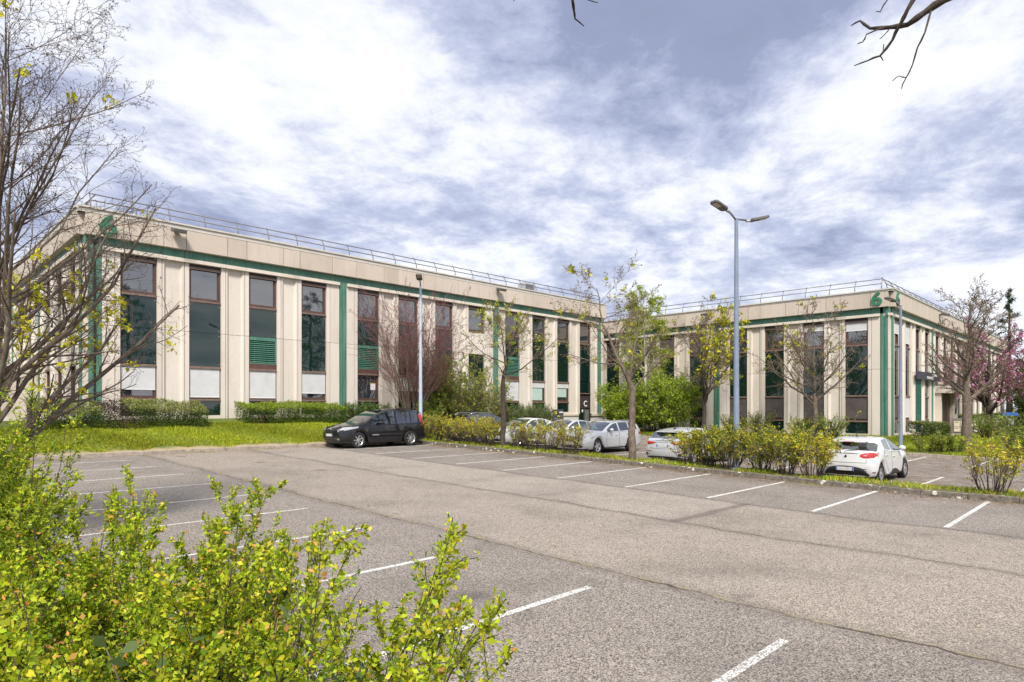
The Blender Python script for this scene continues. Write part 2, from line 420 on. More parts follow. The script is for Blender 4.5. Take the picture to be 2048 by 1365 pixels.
sheet('entrance_path', fr(47.6, 59, 6), [8.9, 9.6, 10.5], lambda x, y: z_right(x, y) + .024, PATHM)

def marking(x0, x1, y, parent, w=.048, zf=base):
    V = [(x0, y - w, zf(y - w) + .004), (x1, y - w, zf(y - w) + .004), (x1, y + w, zf(y + w) + .004), (x0, y + w, zf(y + w) + .004)]
    np_mesh('painted_line', V, [(0, 1, 2, 3)], LINE, parent)
for i in range(10): marking(1.45, 6.35 + .06 * math.sin(i * 2), 2.52 + 2.46 * i, lot)
for y in (.22, 2.69, 5.13, 7.56, 9.95, 12.33, 14.72, 17.1, 19.55, 22.05, 24.45): marking(14.4 + .05 * math.sin(y * 3), 19.1, y, lot)
for y in (2.7, 5.13, 7.56, 9.95, 12.33, 14.72, 17.1, 19.55, 22.05, 24.45): marking(21.5, 26.3, y - .15, lot2, zf=base2); marking(30.8, 35.5, y - .15, lot2, zf=base2)

def kerb(name, p0, p1, width, zf, m, h=.14, step=1.0):
    root = bpy.data.objects.new(name, None); link(root); tag(root, kind='structure')
    p0, p1 = Vector(p0), Vector(p1); L = (p1 - p0).length; d = (p1 - p0) / L; n = Vector((-d.y, d.x)) * width
    k = int(L / step)
    for i in range(k):
        a = p0 + d * (L * i / k + .004); b = p0 + d * (L * (i + 1) / k - .004)
        j = rnd.uniform(-.006, .006); c = rnd.uniform(-.008, .008)
        a2, b2 = a + n, b + n; za, zb = zf(a.y), zf(b.y); of = n.normalized() * j
        mb = MB()
        q = [a + of, b + of, b2, a2]
        zz = [za, zb, zb, za]
        mb.hexa([(v.x, v.y, z - .1) for v, z in zip(q, zz)] + [(v.x, v.y, z + h + c) for v, z in zip(q, zz)])
        mb.build('kerb_stone', m, root, bevel=.014)
    return root
kerb('verge_kerb', (19.36, -6), (19.36, 26.45), .16, base, KERB)
kerb('verge_back_kerb', (21.3, -2), (21.3, 28), .14, base2, KERB, .22)
kerb('lawn_kerb', (1.2, 26.46), (19.2, 26.46), .14, base, KERB2)
kerb('far_kerb', (35.76, -6), (35.76, 28), .16, base2, KERB2)
kerb('planting_bed_kerb', (1.4, -4), (1.4, 26.4), .15, base, KERB2)
kerb('back_kerb', (21.3, 28.0), (35.6, 28.0), .14, base2, KERB2)

# ------------------------------------------------------------------ buildings
class Facade:
    def __init__(s, root, O, U, N):
        s.root = root; s.O = Vector(O); s.U = Vector(U); s.N = Vector(N); s.rl = root.location.copy()
    def p(s, u, w, z): return s.O + s.U * u + s.N * w + Vector((0, 0, z)) - s.rl
    def hexa(s, mb, u0, u1, w0, w1, z0, z1):
        c = [s.p(u0, w0, z0), s.p(u1, w0, z0), s.p(u1, w1, z0), s.p(u0, w1, z0), s.p(u0, w0, z1), s.p(u1, w0, z1), s.p(u1, w1, z1), s.p(u0, w1, z1)]
        if s.U.cross(s.N).z < 0: c = [c[i] for i in (3, 2, 1, 0, 7, 6, 5, 4)]
        return mb.hexa(c)
    def part(s, name, m, boxes, parent=None, bevel=0.0):
        mb = MB()
        for b in boxes: s.hexa(mb, *b)
        return mb.build(name, m, parent or s.root, bevel=bevel)
    def prof(s, name, m, prof, z0, z1, parent=None):
        mb = MB(); mb.prism(prof, lambda q: s.p(q[0], q[1], z0), lambda q: s.p(q[0], q[1], z1))
        return mb.build(name, m, parent or s.root)

def pier_profile(a, b):
    if b - a < .55: return [(a, -.35), (b, -.35), (b, 0), (a, 0)]
    return [(a, -.35), (b, -.35), (b, 0), (b - .07, 0), (b - .16, -.10), (a + .16, -.10), (a + .07, 0), (a, 0)]

def window(F, u0, u1, z0, z1, w=-.16, blind=None, pane=None, fr_m=None, sill=True, box=True):
    fm = fr_m or BROWN; t = .075
    win = F.part('window', fm, [(u0, u0 + t, w - .06, w + .05, z0, z1), (u1 - t, u1, w - .06, w + .05, z0, z1),
                                (u0 + t, u1 - t, w - .06, w + .05, z0, z0 + t), (u0 + t, u1 - t, w - .06, w + .05, z1 - t, z1)])
    F.part('sash', fm, [(u0 + t, u0 + t + .045, w - .05, w + .025, z0 + t, z1 - t), (u1 - t - .045, u1 - t, w - .05, w + .025, z0 + t, z1 - t),
                        (u0 + t + .045, u1 - t - .045, w - .05, w + .025, z0 + t, z0 + t + .045), (u0 + t + .045, u1 - t - .045, w - .05, w + .025, z1 - t - .045, z1 - t)], win)
    F.part('pane', pane or PANE, [(u0 + t + .01, u1 - t - .01, w - .04, w - .02, z0 + t + .01, z1 - t - .01)], win)
    if sill: F.part('sill', SILL, [(u0 + .01, u1 - .01, w, w + .12, z0 - .085, z0 - .004)], win)
    if box: F.part('roller_box', SILL if box == 2 else DARKB, [(u0 + .02, u1 - .02, w + .052, w + .13, z1 - .10, z1 + (.0 if box == 2 else .0))], win)
    if blind:
        bm, k, bot = blind
        zt = z1 - .10; zb = zt - (zt - z0 - .06) * k
        F.part('blind', bm, [(u0 + .05, u1 - .05, w + .062, w + .075, zb, zt)], win)
        if bot: F.part('blind_bar', WHITE if bm is BLINDW else DARKB, [(u0 + .05, u1 - .05, w + .056, w + .085, zb - .035, zb)], win)
    return win

def louvre(F, u0, u1, z0, z1):
    r = F.part('louvre_panel', GREEN, [(u0, u0 + .05, -.19, -.07, z0, z1), (u1 - .05, u1, -.19, -.07, z0, z1), (u0 + .05, u1 - .05, -.19, -.06, z1 - .16, z1), (u0 + .05, u1 - .05, -.19, -.07, z0, z0 + .05)])
    F.part('louvre_back', BLACK, [(u0, u1, -.20, -.19, z0, z1)], r)
    n = 11; h = (z1 - .16 - z0 - .06) / n
    for i in range(n):
        a = z0 + .06 + i * h; mb = MB()
        mb.hexa([F.p(*q) for q in ((u0 + .05, -.085, a + .01), (u1 - .05, -.085, a + .01), (u1 - .05, -.17, a + h * .8), (u0 + .05, -.17, a + h * .8), (u0 + .05, -.08, a + .03), (u1 - .05, -.08, a + .03), (u1 - .05, -.165, a + h * .8 + .02), (u0 + .05, -.165, a + h * .8 + .02))])
        mb.build('slat', GREEN, r)

def spandrel(F, u0, u1, z0, z1):
    r = F.part('spandrel_panel', SPAN, [(u0 + .004, u1 - .004, -.13, -.11, z0, z1)])
    for (a, b) in ((u0 + .07, z0 + .12), (u1 - .07, z0 + .12), (u0 + .07, z1 - .12), (u1 - .07, z1 - .12)):
        F.part('fixing_stud', GALV, [(a - .016, a + .016, -.11, -.102, b - .016, b + .016)], r)

def build_facade(F, Z, bays, pils, u_start, u_end, sides=(0, 0)):
    """Z heights: bot glass0 sill0 low0 low1 joint up0 up1 ledge0 ledge1 band1 fascia1 cope1"""
    J = .20
    js = [(b['u0'] - J, b['u1'] + J) for b in bays]
    # piers
    segs = []
    for i in range(len(bays) + 1):
        a = u_start if i == 0 else js[i - 1][1]; b = u_end if i == len(bays) else js[i][0]
        ps = [p for p in pils if p[0] >= a - .3 and p[1] <= b + .3]
        if ps:
            p = ps[0]; segs.append((a, p[0])); segs.append((p[1], b))
        else: segs.append((a, b))
    for a, b in segs:
        if b - a < .05: continue
        F.prof('pier_panel', CONC, pier_profile(a + .013, b - .013), Z['bot'], Z['joint'] - .008)
        F.prof('pier_panel', CONC, pier_profile(a + .013, b - .013), Z['joint'] + .008, Z['ledge0'])
    for p in pils:
        c = (p[0] + p[1]) / 2
        F.prof('green_pilaster', GREEN, [(p[0], -.35), (p[1], -.35), (p[1], .03), (c + .06, .03), (c + .04, -.01), (c - .04, -.01), (c - .06, .03), (p[0], .03)], Z['bot'], Z['ledge1'])
    # bands at the top, cut at every panel joint
    cuts = sorted([u_start] + [q for j in js for q in j] + [u_end])
    for a, b in zip(cuts[:-1], cuts[1:]):
        if b - a < .05: continue
        F.part('fascia_panel', FASC, [(a + .012, b - .012, -.35, .25, Z['band1'], Z['fascia1'])])
        F.part('green_band', GREEN, [(a + .006, b - .006, -.35, .0, Z['ledge1'], Z['band1'] - .002)])
        lo, hi = a + .003, b - .003
        pc = [p for p in pils if p[1] > a and p[0] < b]
        parts = [(lo, hi)]
        for p in pc:
            parts = [q for s0, s1 in parts for q in ((s0, min(s1, p[0] - .03)), (max(s0, p[1] + .03), s1)) if q[1] - q[0] > .02]
        for s0, s1 in parts: F.part('ledge', LEDGE, [(s0, s1, -.35, .13, Z['ledge0'], Z['ledge1'] - .002)], bevel=.012)
    n = max(1, int((u_end - u_start) / 6)); st = (u_end - u_start + sides[0] + sides[1]) / n
    for i in range(n):
        a = u_start - sides[0] + i * st
        F.part('coping', COPE, [(a + .003, a + st - .003, -.5, .245, Z['fascia1'] + .02, Z['cope1'] - .07), (a + .003, a + st - .003, -.5, .30, Z['cope1'] - .07, Z['cope1'])])
    F.part('shadow_gap', BLACK, [(u_start, u_end, -.5, -.351, Z['bot'], Z['fascia1']), (u_start - sides[0] + .05, u_end + sides[1] - .05, -.35, .215, Z['fascia1'] + .001, Z['fascia1'] + .019)])
    # bays
    for b in bays:
        u0, u1 = b['u0'], b['u1']
        if not b.get('nolow'):
            F.part('window_surround', CONC, [(u0 - J + .013, u0, -.30, 0, Z['bot'], Z['joint'] - .008), (u1, u1 + J - .013, -.30, 0, Z['bot'], Z['joint'] - .008)])
            F.part('base_beam', LEDGE, [(u0, u1, -.30, .02, Z['bot'], Z['glass0'])])
        F.part('window_surround', CONC, [(u0 - J + .013, u0, -.30, 0, Z['joint'] + .008, Z['ledge0']), (u1, u1 + J - .013, -.30, 0, Z['joint'] + .008, Z['ledge0'])])
        F.part('blind_housing', DARKB, [(u0, u1, -.30, -.10, Z['up1'] + .002, Z['ledge0'])])
        window(F, u0 + .004, u1 - .004, Z['up0'], Z['up1'], blind=b.get('upblind'), box=2 if b.get('upbox', 1) else 0, pane=b.get('uppane'))
        zt = Z['up0'] - .095
        if b.get('solid'):
            F.part('infill_panel', CONC, [(u0 + .004, u1 - .004, -.20, -.05, Z['joint'] + .008, zt)])
        else: spandrel(F, u0, u1, Z['joint'] + .006, zt)
        if b.get('nolow'): continue
        if b.get('louvre'):
            louvre(F, u0 + .01, u1 - .01, Z['low1'] + .25, Z['joint'] - .006)
            F.part('louvre_sill', BROWN, [(u0 + .005, u1 - .005, -.2, -.07, Z['low1'] + .004, Z['low1'] + .248)])
        else: spandrel(F, u0, u1, Z['low1'] + .006, Z['joint'] - .006)
        window(F, u0 + .004, u1 - .004, Z['low0'], Z['low1'], blind=b.get('blind'), box=b.get('box', 2), pane=b.get('pane'))
        r = F.part('base_glass', SPAN, [(u0 + .004, u1 - .004, -.13, -.11, Z['glass0'] + .004, Z['low0'] - .09)])

def guardrail(F, u0, u1, z, lean=.26, h=.74, step=1.55, w0=-.28):
    n = max(1, round((u1 - u0) / step))
    r = bpy.data.objects.new('guardrail', None); link(r, F.root)
    for i in range(n + 1):
        u = u0 + (u1 - u0) * i / n
        mb = MB(); pts = [F.p(u, w0, z - .06), F.p(u, w0 + .02, z + .2), F.p(u, w0 - .02, z + .42), F.p(u, w0 - lean * .6, z + .62), F.p(u, w0 - lean, z + h + .06)]
        mb.tube(pts, .027, 6).build('rail_post', RAIL, r, smooth=True)
    for hh, ww in ((h, -lean + .02), (.42, -.05)):
        MB().tube([F.p(u0, w0 + ww, z + hh), F.p((u0 + u1) / 2, w0 + ww, z + hh), F.p(u1, w0 + ww, z + hh)], .026, 6).build('rail', RAIL, r, smooth=True)

Z1 = dict(bot=-.55, glass0=-.40, low0=.37, low1=1.87, joint=3.44, up0=4.92, up1=6.43, ledge0=6.56, ledge1=6.73, band1=7.10, fascia1=7.97, cope1=8.24)
b1 = empty('office_building', (6.2, 31, -.55), 'long beige concrete office building with green bands and tall dark windows along the back lawn', 'office building', 'wings of the office park')
F1 = Facade(b1, (0, 31, 0), (1, 0, 0), (0, -1, 0))
ws = [7.52, 10.28, 13.02, 15.75, 19.06, 21.79, 24.52, 27.24, 30.57, 33.28, 36.0, 38.66]
bays = [dict(u0=u, u1=u + 1.43) for u in ws]
bays[0]['blind'] = (BLINDW, .74, 1); bays[1]['blind'] = (BLINDW, .97, 1); bays[2]['blind'] = (BLINDW, .98, 1); bays[3]['blind'] = (BLINDW, .78, 1)
bays[2]['louvre'] = bays[4]['louvre'] = bays[8]['louvre'] = 1
bays[5]['blind'] = (BLINDW, .6, 1); bays[7]['solid'] = 1; bays[7]['blind'] = (BLINDW, .7, 1)
bays[8]['blind'] = (BLINDW, .97, 1); bays[9]['blind'] = (BLINDW, .3, 0); bays[10]['blind'] = (BLINDW, .28, 0)
bays[11]['nolow'] = 1
build_facade(F1, Z1, bays, [(6.37, 6.82), (17.94, 18.35), (29.44, 29.88), (40.9, 41.32)], 6.2, 41.75, (.25, .0))
for k in (9, 10):
    u = ws[k]; F1.part('inner_blind', BLINDG, [(u + .09, u + 1.18, -.135, -.12, .47 if k == 9 else .72, 1.35)])
guardrail(F1, 6.5, 41.6, Z1['cope1'])
F1.part('plinth_ledge', LEDGE, [(31.5, 38.4, -.3, .12, -.68, -.552)])
F1.part('plinth', PLINTH, [(18, 38.45, -.3, .05, -1.9, -.70)])
F1.part('plinth', PLINTH, [(40.3, 41.5, -.3, .05, -1.9, -.70)]); F1.part('plinth_ledge', LEDGE, [(40.2, 41.6, -.3, .14, -.72, -.552)])
F1.part('foundation', LEDGE, [(6.2, 18, -.3, .03, -1.2, -.552)])
# door bay C
u = 38.66
F1.part('window_surround', CONC, [(u - .194, u, -.30, 0, -.55, 3.43), (u + 1.43, u + 1.624, -.30, 0, -.55, 3.43)])
F1.part('spandrel_panel', SPAN, [(u, u + 1.43, -.13, -.11, 2.0, 3.43)])
dr = F1.part('entrance_door', DARKB, [(u, u + .07, -.22, -.08, -1.55, 1.95), (u + 1.36, u + 1.43, -.22, -.08, -1.55, 1.95), (u + .07, u + 1.36, -.22, -.06, .95, 1.03), (u + .07, u + 1.36, -.22, -.08, -.12, -.04), (u + .62, u + .70, -.22, -.08, -1.55, -.12), (u + .07, u + 1.36, -.22, -.08, -1.55, -1.45), (u + .07, u + 1.36, -.2, -.19, -1.45, -.12), (u + .07, u + 1.36, -.2, -.14, -.04, .95)])
F1.part('pane', SPAN, [(u + .07, u + 1.36, -.16, -.14, 1.03, 1.95)], dr)
F1.part('pane', SPAN, [(u + .1, u + .62, -.16, -.15, -1.42, -.15)], dr)
F1.part('pane', simple('lit_door_glass', (.16, .175, .165), .12), [(u + .76, u + 1.3, -.16, -.15, -1.35, -.2)], dr)
F1.part('notice', WHITE, [(u + .42, u + .58, -.148, -.14, -.42, -.2)], dr)
F1.part('transom', SILL, [(u + .02, u + 1.41, -.07, -.02, 1.0, 1.07)], dr)
# poster and lamp inside bay 5
pw = F1.part('poster', WHITE, [(20.0, 20.32, -.176, -.170, .95, 1.35)]); F1.part('poster_band', SIGNY, [(20.0, 20.32, -.170, -.166, 1.3, 1.35)], pw)
# body and roof
mb = MB().box(.42, 35.2, .5, 20, -1.5, 8.3); mb.build('building_core', CORE, b1)
mb = MB().box(.3, 35.3, .45, 20, 8.301, 8.45); mb.build('roof', ROOFM, b1)
mb = MB().box(35.203, 35.56, .36, 20, -1.5, 8.6); mb.build('end_wall', CONC, b1)

# side of the left building
F4 = Facade(b1, (6.2, 31, 0), (0, 1, 0), (-1, 0, 0))
sb = []
for u in (1.55, 4.28, 7.0): sb.append(dict(u0=u, u1=u + 1.43))
for u in (12.2, 15.0, 20.1, 22.8): sb.append(dict(u0=u, u1=u + 1.43))
sb[0]['blind'] = None
build_facade(F4, Z1, sb, [(.3, .75), (9.6, 10.0), (18.3, 18.7)], .0, 25.2, (0, 0))
guardrail(F4, .6, 25, Z1['cope1'])
F4.part('foundation', LEDGE, [(.05, 25, -.3, .03, -1.2, -.552)])
ep = F4.part('entrance_porch', LEDGE, [(10.15, 10.45, -.05, 1.1, -.55, 1.75), (13.6, 13.9, -.05, 1.1, -.55, 1.75), (10.1, 13.95, -.05, 1.25, 1.752, 2.15)])
F4.part('door', DOORB, [(10.45, 13.6, .02, .12, -.55, 1.75)], ep)
F4.part('door_post', SILL, [(12.0, 12.1, .12, .2, -.55, 1.75)], ep)

def to_mesh(o):
    bpy.context.view_layer.update()
    me = bpy.data.meshes.new_from_object(o.evaluated_get(bpy.context.evaluated_depsgraph_get())); me.name = o.name
    n = bpy.data.objects.new('text', me); link(n, o.parent); n.location = o.location; n.rotation_euler = o.rotation_euler; n.scale = o.scale
    nm = o.name; cu = o.data; bpy.data.objects.remove(o); bpy.data.curves.remove(cu); n.name = nm; return n
def number(txt, F, u, z, size, w, label, cat='number', name='building_number', m=None, ext=.04, off=.02, align='CENTER', sx=1.0):
    cu = bpy.data.curves.new(name, 'FONT'); cu.body = txt; cu.size = size; cu.extrude = ext; cu.offset = off; cu.align_x = align; cu.align_y = 'CENTER'
    cu.resolution_u = 6
    o = bpy.data.objects.new(name, cu); link(o)
    o.location = F.O + F.U * u + F.N * w + Vector((0, 0, z))
    xax = F.U if F.N.cross(F.U).z > -2 and (Vector((0, 0, 1)).cross(F.N) - F.U).length < .1 else -F.U
    from mathutils import Matrix
    M = Matrix((xax, Vector((0, 0, 1)), F.N)).transposed(); o.rotation_euler = M.to_euler(); o.scale = (sx, 1, 1)
    cu.materials.append(m or GREENM); o = to_mesh(o)
    if label: tag(o, label, cat)
    return o
NUMG = simple('number_green', (.025, .17, .095), .5, var=.12)
number('6', F1, 7.0, 7.53, 1.2, .30, 'green numeral 6 on the fascia behind the bare twigs of the big left tree', m=NUMG, off=.018, sx=1.15)
oc = number('C', F1, 39.42, .22, .62, -.05, None, name='door_letter', m=WHITE, ext=.01, off=.012); oc.parent = dr; oc.location = oc.location - b1.location

# ---- second building
Z2 = dict(bot=-1.78, glass0=-1.66, low0=-.86, low1=.72, joint=2.28, up0=3.84, up1=5.30, ledge0=5.46, ledge1=5.63, band1=6.0, fascia1=6.88, cope1=7.07)
b2 = empty('office_building', (43, 10.85, -1.8), 'lower right office wing with a green 6 on its corner and brown ground floor screens', 'office building', 'wings of the office park')
F2 = Facade(b2, (43, 10.85, 0), (0, 1, 0), (-1, 0, 0))
wu = [1.17, 3.72, 6.26, 8.80, 11.95, 14.50, 17.02, 19.56]
bays = [dict(u0=u, u1=u + 1.31, blind=(SCREENB, .95, 1), box=2) for u in wu]
bays[0]['upblind'] = (BLINDW, .36, 1); bays[1]['upblind'] = (BLINDW, .22, 1); bays[4]['upblind'] = (SCREENB, .9, 0); bays[5]['upblind'] = (SCREENB, .75, 1)
bays[4]['blind'] = (SCREENB, .5, 1)
build_facade(F2, Z2, bays, [(.10, .47), (10.85, 11.27), (21.1, 21.4)], 0, 21.6, (.25, .0))
guardrail(F2, .5, 21.4, Z2['cope1'], step=1.5)
F2.part('foundation', LEDGE, [(.0, 21.5, -.3, .03, -2.5, -1.782)])
F3 = Facade(b2, (43, 10.85, 0), (1, 0, 0), (0, -1, 0))
ws3 = [1.05, 3.6, 6.15, 8.7, 11.9, 14.45, 17.0, 19.55, 22.75, 25.3, 27.85, 30.4, 33.6, 36.15, 38.7, 41.25]
bays = [dict(u0=u, u1=u + 1.31, blind=(SCREENB, .9, 1)) for u in ws3]
bays[0]['upblind'] = (BLINDW, .5, 1); bays[1]['upblind'] = (BLINDW, .85, 1); bays[1]['blind'] = (BLINDW, .9, 1)
build_facade(F3, Z2, bays, [(.35, .8), (10.6, 11.0), (21.5, 21.9), (32.3, 32.7), (42.8, 43.2)], 0, 44, (.25, .25))
guardrail(F3, .5, 43.6, Z2['cope1'], step=1.5)
F3.part('foundation', LEDGE, [(.0, 44, -.3, .03, -2.5, -1.782)])
gp = F3.part('timber_panel', simple('dark_green_boards', (.02, .10, .075), .5), [(6.10, 7.5, -.1, .02, -1.7, 1.95)])
for i in range(9): F3.part('board', simple('board_green', (.022, .11, .085), .5) if i == 0 else bpy.data.materials['board_green'], [(6.12, 7.48, .02, .04, -1.68 + i * .4, -1.3 + i * .4)], gp)
ep = F3.part('entrance_porch', LEDGE, [(11.75, 12.1, -.05, .35, -1.95, 1.0), (16.05, 16.5, -.05, .35, -1.95, 1.0), (11.6, 19.0, -.05, .9, 1.002, 1.5)])
F3.part('door', DOORB, [(12.1, 16.05, .02, .10, -1.95, 1.0)], ep)
F3.part('door_post', SILL, [(14.6, 14.75, .10, .16, -1.95, 1.0)], ep); F3.part('door_handle', BLACK, [(12.5, 12.62, .10, .14, -.35, -.2)], ep)
F3.part('intercom', HEADM, [(18.3, 18.6, .0, .1, -.6, -.1)])
F3.part('doormat_step', simple('terracotta_step', (.30, .15, .10), .9), [(12.1, 16.0, .1, 1.2, -2.05, -1.955)], ep)
number('6', F2, .62, 6.46, 1.12, .30, 'green numeral 6 facing the car park on the right wing corner', m=NUMG, off=.018, sx=1.15)
number('6', F3, .62, 6.46, 1.12, .30, 'green numeral 6 round the corner on the entrance side, half behind a lamp', m=NUMG, off=.018, sx=1.15)
MB().box(.4, 44, .4, 34, -1.2, 8.7).build('building_core', CORE, b2)
MB().box(.36, 44, .36, 34, 8.701, 8.84).build('roof', ROOFM, b2)
MB().box(.5, .56, 20.8, 30, -1.2, 8.7).build('end_wall', CONC, b2)
# name board over the side windows
sg = F3.part('sign_board', SIGND, [(5.6, 12.35, .16, .24, 1.83, 2.36)])
sg.parent = None; sg.location = b2.location; tag(sg, 'long dark grey name board lettered FRANCE across the entrance side of the right wing', 'sign')
for txt, z, uu in (('LAND', 2.20, 10.4), ('FRANCE', 1.99, 9.0)):
    o = number(txt, F3, uu, z, .26, .245, None, name='lettering', m=WHITE, ext=.004, off=.004, sx=1.9); o.parent = sg; o.location = o.location - sg.location

# ---- fittings on the buildings
def floodlight(F, u, z, label, w=.27):
    root = empty('floodlight', F.O + F.U * u + F.N * w + Vector((0, 0, z)), label, 'floodlight', 'floodlights on the fascia')
    G = Facade(root, root.location, F.U, F.N)
    mb = MB(); pr = [(.10, -.02), (.16, .13), (.60, .02), (.56, -.13)]
    mb.prism(pr, lambda q: G.p(-.27, q[0], q[1]), lambda q: G.p(.27, q[0], q[1])); mb.build('housing', HEADM, root, bevel=.02)
    mb = MB(); pr = [(.15, -.035), (.155, -.05), (.54, -.148), (.545, -.13)]
    mb.prism(pr, lambda q: G.p(-.22, q[0], q[1]), lambda q: G.p(.22, q[0], q[1])); mb.build('lens', LENS, root)
    G.part('bracket', BLACK, [(-.1, .1, .0, .16, -.03, .05)], root)
floodlight(F1, 9.65, 7.80, 'dark floodlight high on the fascia above the leftmost white blinds')
floodlight(F1, 29.6, 7.80, 'dark floodlight on the fascia just below the roof air conditioner')
floodlight(F2, 11.6, 6.66, 'dark floodlight on the right wing fascia above the yellow leaved tree')
floodlight(F3, 11.7, 6.66, 'dark floodlight on the entrance side fascia behind bare branches')
ac = empty('air_conditioner', (35.4, 33.6, 8.45), 'grey air conditioning unit standing on the left roof behind the guardrail', 'air conditioner')
MB().box(-.55, .55, -.35, .35, .1, .95).build('casing', GALV, ac, bevel=.02)
for i in range(7): MB().box(-.45, .45, -.37, -.351, .2 + i * .1, .25 + i * .1).build('fin', RAIL, ac)
MB().box(-.5, -.4, -.3, .3, 0, .1).build('foot', RAIL, ac); MB().box(.4, .5, -.3, .3, 0, .1).build('foot', RAIL, ac)

# ------------------------------------------------------------------ lamps
def lamp_head(root, at, dirv, tilt, pm, hl=.62):
    """flat LED head reaching out along dirv from the arm end"""
    d = Vector((dirv[0], dirv[1], 0)).normalized(); sd_ = Vector((-d.y, d.x, 0)); up = Vector((0, 0, 1))
    dd = (d * math.cos(tilt) + up * math.sin(tilt)); nn = dd.cross(sd_) * -1
    if nn.z < 0: nn = -nn
    P = lambda a, b, c: Vector(at) + dd * a + sd_ * b + nn * c
    out_ = [(.0, .08), (.06, .15), (hl - .1, .16), (hl, .13), (hl, -.13), (hl - .1, -.16), (.06, -.15), (0, -.08)]
    mb = MB(); mb.prism(out_, lambda q: P(q[0], q[1], -.035), lambda q: P(q[0], q[1] * .9, .045))
    h = mb.build('lamp_head', pm, root, bevel=.012)
    mb = MB(); mb.prism([(hl - .32, .11), (hl - .06, .10), (hl - .06, -.10), (hl - .32, -.11)], lambda q: P(q[0], q[1], -.045), lambda q: P(q[0], q[1], -.034))
    mb.build('lens', LENS, h)
    MB().tube([P(-.16, 0, 0), P(.04, 0, 0)], .04, 8).build('joint', GALV, h, smooth=True)
def lamp_post(x, y, z, h, arms, m, label, r0=.085):
    root = empty('street_lamp', (x, y, z), label, 'street lamp', 'lamp posts of the car park')
    MB().tube([(0, 0, 0), (0, 0, 1.0), (0, 0, h)], [r0, r0 * .98, r0 * .58], 12).build('pole', m, root, smooth=40)
    MB().lathe([(0, 0), (r0 * 2.0, 0), (r0 * 2.0, .04), (r0 * 1.15, .06), (0, .06)], 'z', 12).build('base_plate', m, root)
    MB().box(-.03, .03, -r0 - .004, -r0 + .02, .5, .95).build('hatch', m, root)
    for dirv, al, tilt, rise in arms:
        d = Vector((dirv[0], dirv[1], 0)).normalized()
        e_ = Vector((0, 0, h - .03)) + d * al + Vector((0, 0, rise))
        MB().tube([(0, 0, h - .06), Vector((0, 0, h - .03)) + d * .06, e_], .032, 8).build('arm', RAIL, root, smooth=True)
        lamp_head(root, e_ + d * .14, dirv, tilt, HEADM)
lamp_post(20.0, 9.5, base(9.5) + .13, 8.22, [((-.85, .2), .38, .28, .22), ((.75, -.55), .36, .22, -.02)], POLEM, 'tall twin headed lamp post rising from the shrub row before the right wing', .10)
lamp_post(20.0, 26.5, base(26.5) + .13, 7.95, [((-.7, -.75), .25, .30, .2)], POLEL, 'pale blue lamp post with one head behind the black people carrier', .10)
lamp_post(36.1, 8.62, z_right(36.1, 8.6), 7.25, [((-.8, .35), .25, .25, .2)], POLEM, 'slim blue grey lamp post beside the green corner of the right wing', .095)

# ------------------------------------------------------------------ signs, mailboxes
s = empty('information_sign', (33.75, 29.0, z_lawn(33.75, 29)), 'dark grey company sign with yellow labels beside the white plinth', 'sign', rz=R(-6))
MB().box(-.5, .5, -.05, .05, .12, 1.35).build('board', SIGND, s, bevel=.03)
MB().box(-.42, .42, -.045, .045, 0, .12).build('foot', SIGND, s)
MB().box(-.42, -.18, -.058, -.051, 1.05, 1.24).build('yellow_label', SIGNY, s)
MB().box(-.1, .12, -.058, -.051, .86, .94).build('yellow_label', SIGNY, s)
MB().box(-.42, -.05, -.056, -.051, .70, .74).build('text_line', GALV, s)
MB().box(.16, .42, -.056, -.051, .89, .91).build('text_line', SIGNY, s)
for i in range(4): MB().box(.08 + i * .095, .155 + i * .095, -.058, -.051, 1.12, 1.21).build('white_label', WHITE, s)
s = empty('mailbox_wall', (55.6, 8.25, z_right(55.6, 9)), 'low grey wall holding cream letterboxes by the entrance path', 'mailbox wall')
MB().box(0, .45, -.1, 1.75, 0, 1.12).build('wall', STONE, s, bevel=.02)
for i in range(4):
    for j, (za, zb) in enumerate(((.52, .92), (.16, .48))):
        if j and i == 1: continue
        q = MB().box(-.06, -.001, .06 + i * .4, .42 + i * .4, za, zb).build('mailbox', CREAM, s, bevel=.012)
        MB().box(-.068, -.061, .14 + i * .4, .34 + i * .4, zb - .09, zb - .06).build('slot', DARKB, q)
s = empty('direction_sign', (54, 6.45, z_right(54, 6.4)), 'blue arrow sign on two grey posts before the clipped hedge', 'sign', rz=R(-50))
for a in (-.22, .22): MB().tube([(a, 0, 0), (a, 0, 1.35)], .032, 8).build('post', GALV, s, smooth=40)
MB().prism([(-.5, 1.33), (.42, 1.33), (.55, 1.45), (.42, 1.57), (-.5, 1.57)], lambda q: (q[0], -.05, q[1]), lambda q: (q[0], -.01, q[1])).build('arrow_panel', BLUE, s)
MB().box(-.16, .2, -.05, -.02, .55, 1.15).build('notice_plate', GALV, s)

